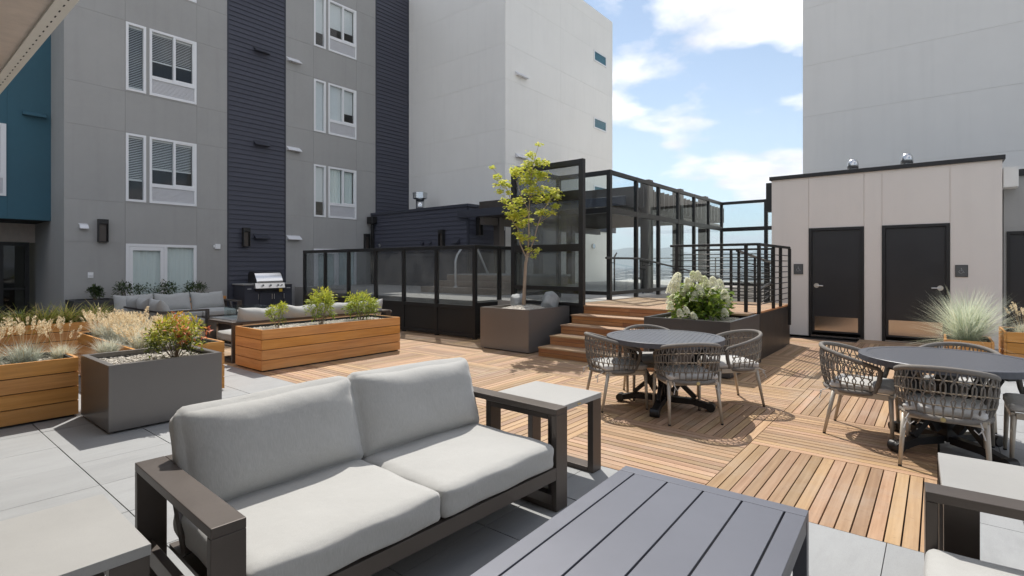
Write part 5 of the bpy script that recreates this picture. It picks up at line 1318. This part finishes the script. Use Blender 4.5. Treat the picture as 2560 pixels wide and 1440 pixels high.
# --- sofas of the far lounge
def sofa_module(T, x0, y0, x1, y1, back, arms, seatn, backn, rot=0, seed=0, mat='fabric'):
    """rectangular sofa run; back: side with the back ('-y','+y','-x'); arms: sides with an end frame"""
    zt = .622; B = lambda *a: MB().box(*a)
    if back in ('-y', '+y'):
        yb = y0 if back == '-y' else y1; s = 1 if back == '-y' else -1; yf = y1 if back == '-y' else y0
        part('back_rail', B(x0, yb, .586, x1, yb + s * .115, zt), M['bronze'], T, world=True, bevel=.003)
        part('front_rail', B(x0, yf - s * .037, .195, x1, yf, .272), M['bronze'], T, world=True, bevel=.003)
        part('seat_deck', B(x0 + .03, y0 + .04, .235, x1 - .03, y1 - .04, .262), M['bronze'], T, world=True)
        for x in [x0, x1 - .115] if len(arms) == 2 else ([x0] if '-x' in arms else [x1 - .115]):
            part('armrest', B(x, min(yb + s * .116, yf), .585, x + .115, max(yb + s * .116, yf), zt - .001), M['bronze'], T, world=True, bevel=.003)
            part('leg', B(x, yf - s * .037, .0, x + .115, yf - s * .0, .194), M['bronze'], T, world=True); part('leg', B(x, yf - s * .036, .273, x + .115, yf - s * .001, .584), M['bronze'], T, world=True)
            part('leg', B(x, yb, 0, x + .115, yb + s * .037, .585), M['bronze'], T, world=True); part('floor_rail', B(x, min(yb + s * .038, yf - s * .038), 0, x + .115, max(yb + s * .038, yf - s * .038), .034), M['bronze'], T, world=True)
            part('back_support', MB().bar((x + .16, yb + s * .30, .26), (x + .16, yb + s * .06, .60), .05, .04, (1, 0, 0)), M['bronze'], T, world=True)
        a, b = x0 + (.12 if '-x' in arms else .02), x1 - (.12 if '+x' in arms else .02)
        for k in range(seatn):
            w_ = (b - a) / seatn; o = cushion('seat_cushion', soft_box(w_ - .012, y1 - y0 - .10, .15, .04, .02, 10, seed=seed + k), T, Vector((a + w_ * (k + .5), (y0 + y1) / 2 + s * .04, .272)) - T.location)
        for k in range(backn):
            w_ = (b - a) / backn; o = cushion('back_cushion', pillow(w_ - .005, .46, .27, 20, seed + 20 + k, .035, 3.2, .5), T, Vector((a + w_ * (k + .5), yb + s * .21, .40)) - T.location, (R(17) * s, R(random.uniform(-1.5, 1.5)), R(random.uniform(-2, 2))))
    else:
        part('back_rail', B(x0, y0, .586, x0 + .115, y1, zt), M['bronze'], T, world=True, bevel=.003); part('front_rail', B(x1 - .037, y0, .195, x1, y1, .272), M['bronze'], T, world=True, bevel=.003)
        part('seat_deck', B(x0 + .04, y0 + .04, .235, x1 - .04, y1 - .04, .262), M['bronze'], T, world=True)
        part('armrest', B(x0 + .116, y0, .585, x1, y0 + .115, zt - .001), M['bronze'], T, world=True, bevel=.003)
        for x in (x0, x1 - .037): part('leg', B(x, y0, 0, x + .037, y0 + .115, .584), M['bronze'], T, world=True)
        part('floor_rail', B(x0 + .038, y0, 0, x1 - .038, y0 + .115, .034), M['bronze'], T, world=True)
        for k in range(backn + 1): yy = y0 + .2 + (y1 - y0 - .4) * k / backn; part('back_support', MB().bar((x0 + .30, yy, .26), (x0 + .06, yy, .60), .05, .04, (0, 1, 0)), M['bronze'], T, world=True)
        a, b = y0 + .12, y1 - .02
        for k in range(seatn):
            w_ = (b - a) / seatn; cushion('seat_cushion', soft_box(x1 - x0 - .10, w_ - .012, .15, .04, .02, 10, seed=seed + k), T, Vector(((x0 + x1) / 2 + .04, a + w_ * (k + .5), .272)) - T.location)
        for k in range(backn):
            w_ = (b - a) / backn; cushion('back_cushion', pillow(w_ - .005, .46, .27, 20, seed + 30 + k, .035, 3.2, .5), T, Vector((x0 + .21, a + w_ * (k + .5), .40)) - T.location, (R(17), R(random.uniform(-2, 2)), R(-90 + random.uniform(-3, 3))))
ss_ = thing('sectional_sofa', 'corner sectional sofa with pale blue grey cushions below the patio door', 'sofa', (3.58, 11.41, 0))
sofa_module(ss_, 3.58, 11.41, 4.46, 13.55, '-x', (), 3, 3, seed=40)
sofa_module(ss_, 3.58, 13.56, 6.06, 14.45, '+y', ('+x',), 3, 3, seed=60)
ns = thing('sofa', 'long sofa with sunlit white cushions backing on the cedar planter', 'sofa', (3.60, 8.385, 0))
sofa_module(ns, 3.60, 8.385, 6.60, 9.27, '-y', ('-x', '+x'), 4, 4, seed=80)
ft = thing('fire_table', 'square fire table with a clear glass wind guard in the far lounge', 'fire table', (4.95, 10.9, 0))
part('body', MB().box(-.38, -.38, .0, .38, .38, .42), M['bronze'], ft, bevel=.004); part('top', MB().box(-.5, -.5, .421, .5, .5, .46), M['slab'], ft, bevel=.004)
part('wind_guard', MB().box(-.3, -.3, .461, .3, -.292, .68).box(-.3, .292, .461, .3, .3, .68).box(-.3, -.2915, .461, -.292, .2915, .68).box(.292, -.2915, .461, .3, .2915, .68), M['pane'], ft)
part('corner_clip', MB().box(-.31, -.31, .60, -.27, -.301, .64).box(.27, -.31, .60, .31, -.301, .64), M['chrome'], ft)

# --- outdoor kitchen with gas grill
ki = thing('grill_cabinet', 'navy outdoor kitchen cabinet with a grey worktop against the siding', 'cabinet', (7.39, 16.42, 0))
part('carcass', MB().box(7.41, 16.45, .06, 8.94, 17.16, .885), M['navytrim'], ki, world=True)
part('toe_kick', MB().box(7.45, 16.50, 0, 8.90, 17.1, .0595), M['dark'], ki, world=True)
part('worktop', MB().box(7.37, 16.40, .886, 7.675, 17.165, .926).box(8.66, 16.40, .886, 8.97, 17.165, .926).box(7.676, 16.95, .886, 8.659, 17.165, .926), M['slab'], ki, world=True, bevel=.004)
for nm, a, b, c, d_, hx, hv_ in (('drawer', 7.42, 7.67, .67, .87, 0, 0), ('drawer', 8.66, 8.93, .67, .87, 0, 0), ('door', 7.42, 7.86, .08, .655, 1, 1), ('door', 7.87, 8.29, .08, .655, 1, 1), ('door', 8.30, 8.61, .08, .655, -1, 1), ('door', 8.62, 8.93, .08, .655, -1, 1)):
    q = part(nm, MB().box(a, 16.428, c, b, 16.4495, d_), M['navytrim'], ki, world=True, bevel=.002)
    if hv_: x = b - .03 if hx > 0 else a + .03; hm_ = MB().tube([(x, 16.405, d_ - .22), (x, 16.405, d_ - .06)], .007, 6)
    else: hm_ = MB().tube([((a + b) / 2 - .06, 16.405, (c + d_) / 2), ((a + b) / 2 + .06, 16.405, (c + d_) / 2)], .007, 6)
    part('handle', hm_, M['satin'], q, world=True)
gr = thing('gas_grill', 'stainless gas grill with closed hood set in the navy cabinet', 'grill', (8.165, 16.68, .8))
hp = [(-.30, .95), (-.295, 1.02), (-.15, 1.24), (-.05, 1.30), (.16, 1.30), (.25, 1.22), (.26, .95)]
m = MB(); vs = [(x, 16.66 + y, z) for x in (7.75, 8.60) for y, z in hp]; n = len(hp)
m._add(vs, [tuple(range(n)), tuple(reversed(range(n, 2 * n)))] + [(i, i + n, (i + 1) % n + n, (i + 1) % n) for i in range(n)]); part('hood', m, M['chrome'], gr, world=True, bevel=.012)
part('hood_end', MB()._add([(7.742, y * 1.02 + 16.66, z * 1.002) for y, z in hp], [tuple(range(n))]), M['blackmetal'], gr, world=True); part('hood_end', MB()._add([(8.608, y * 1.02 + 16.66, z * 1.002) for y, z in hp], [tuple(reversed(range(n)))]), M['blackmetal'], gr, world=True)
part('hood_handle', MB().tube([(7.80, 16.33, .99), (7.80, 16.29, 1.0), (8.55, 16.29, 1.0), (8.55, 16.33, .99)], .012, 8), M['satin'], gr, world=True, smooth=True)
part('control_panel', MB()._add([(7.70, 16.36, .945), (8.64, 16.36, .945), (8.64, 16.31, .78), (7.70, 16.31, .78), (7.70, 16.6, .945), (8.64, 16.6, .945), (8.64, 16.6, .76), (7.70, 16.6, .76)], [(3, 2, 1, 0), (4, 5, 6, 7), (0, 1, 5, 4), (1, 2, 6, 5), (2, 3, 7, 6), (3, 0, 4, 7)]), M['satin'], gr, world=True, bevel=.004)
for x in (7.92, 8.16, 8.40, 8.52):
    k = part('knob', MB().tube([(x, 16.33, .865), (x, 16.285, .875)], .034 if x < 8.5 else .024, 14), M['chrome'], gr, world=True); part('knob_cap', MB().tube([(x, 16.284, .8752), (x, 16.272, .878)], .02 if x < 8.5 else .014, 12), M['blackmetal'], k, world=True)
part('drip_tray', MB().box(7.74, 16.34, .71, 8.60, 16.44, .755), M['blackmetal'], gr, world=True); part('hanging_tag', MB().box(8.45, 16.325, .66, 8.55, 16.335, .755), plain('yellow_tag', (.65, .42, .03), .6), gr, world=True)
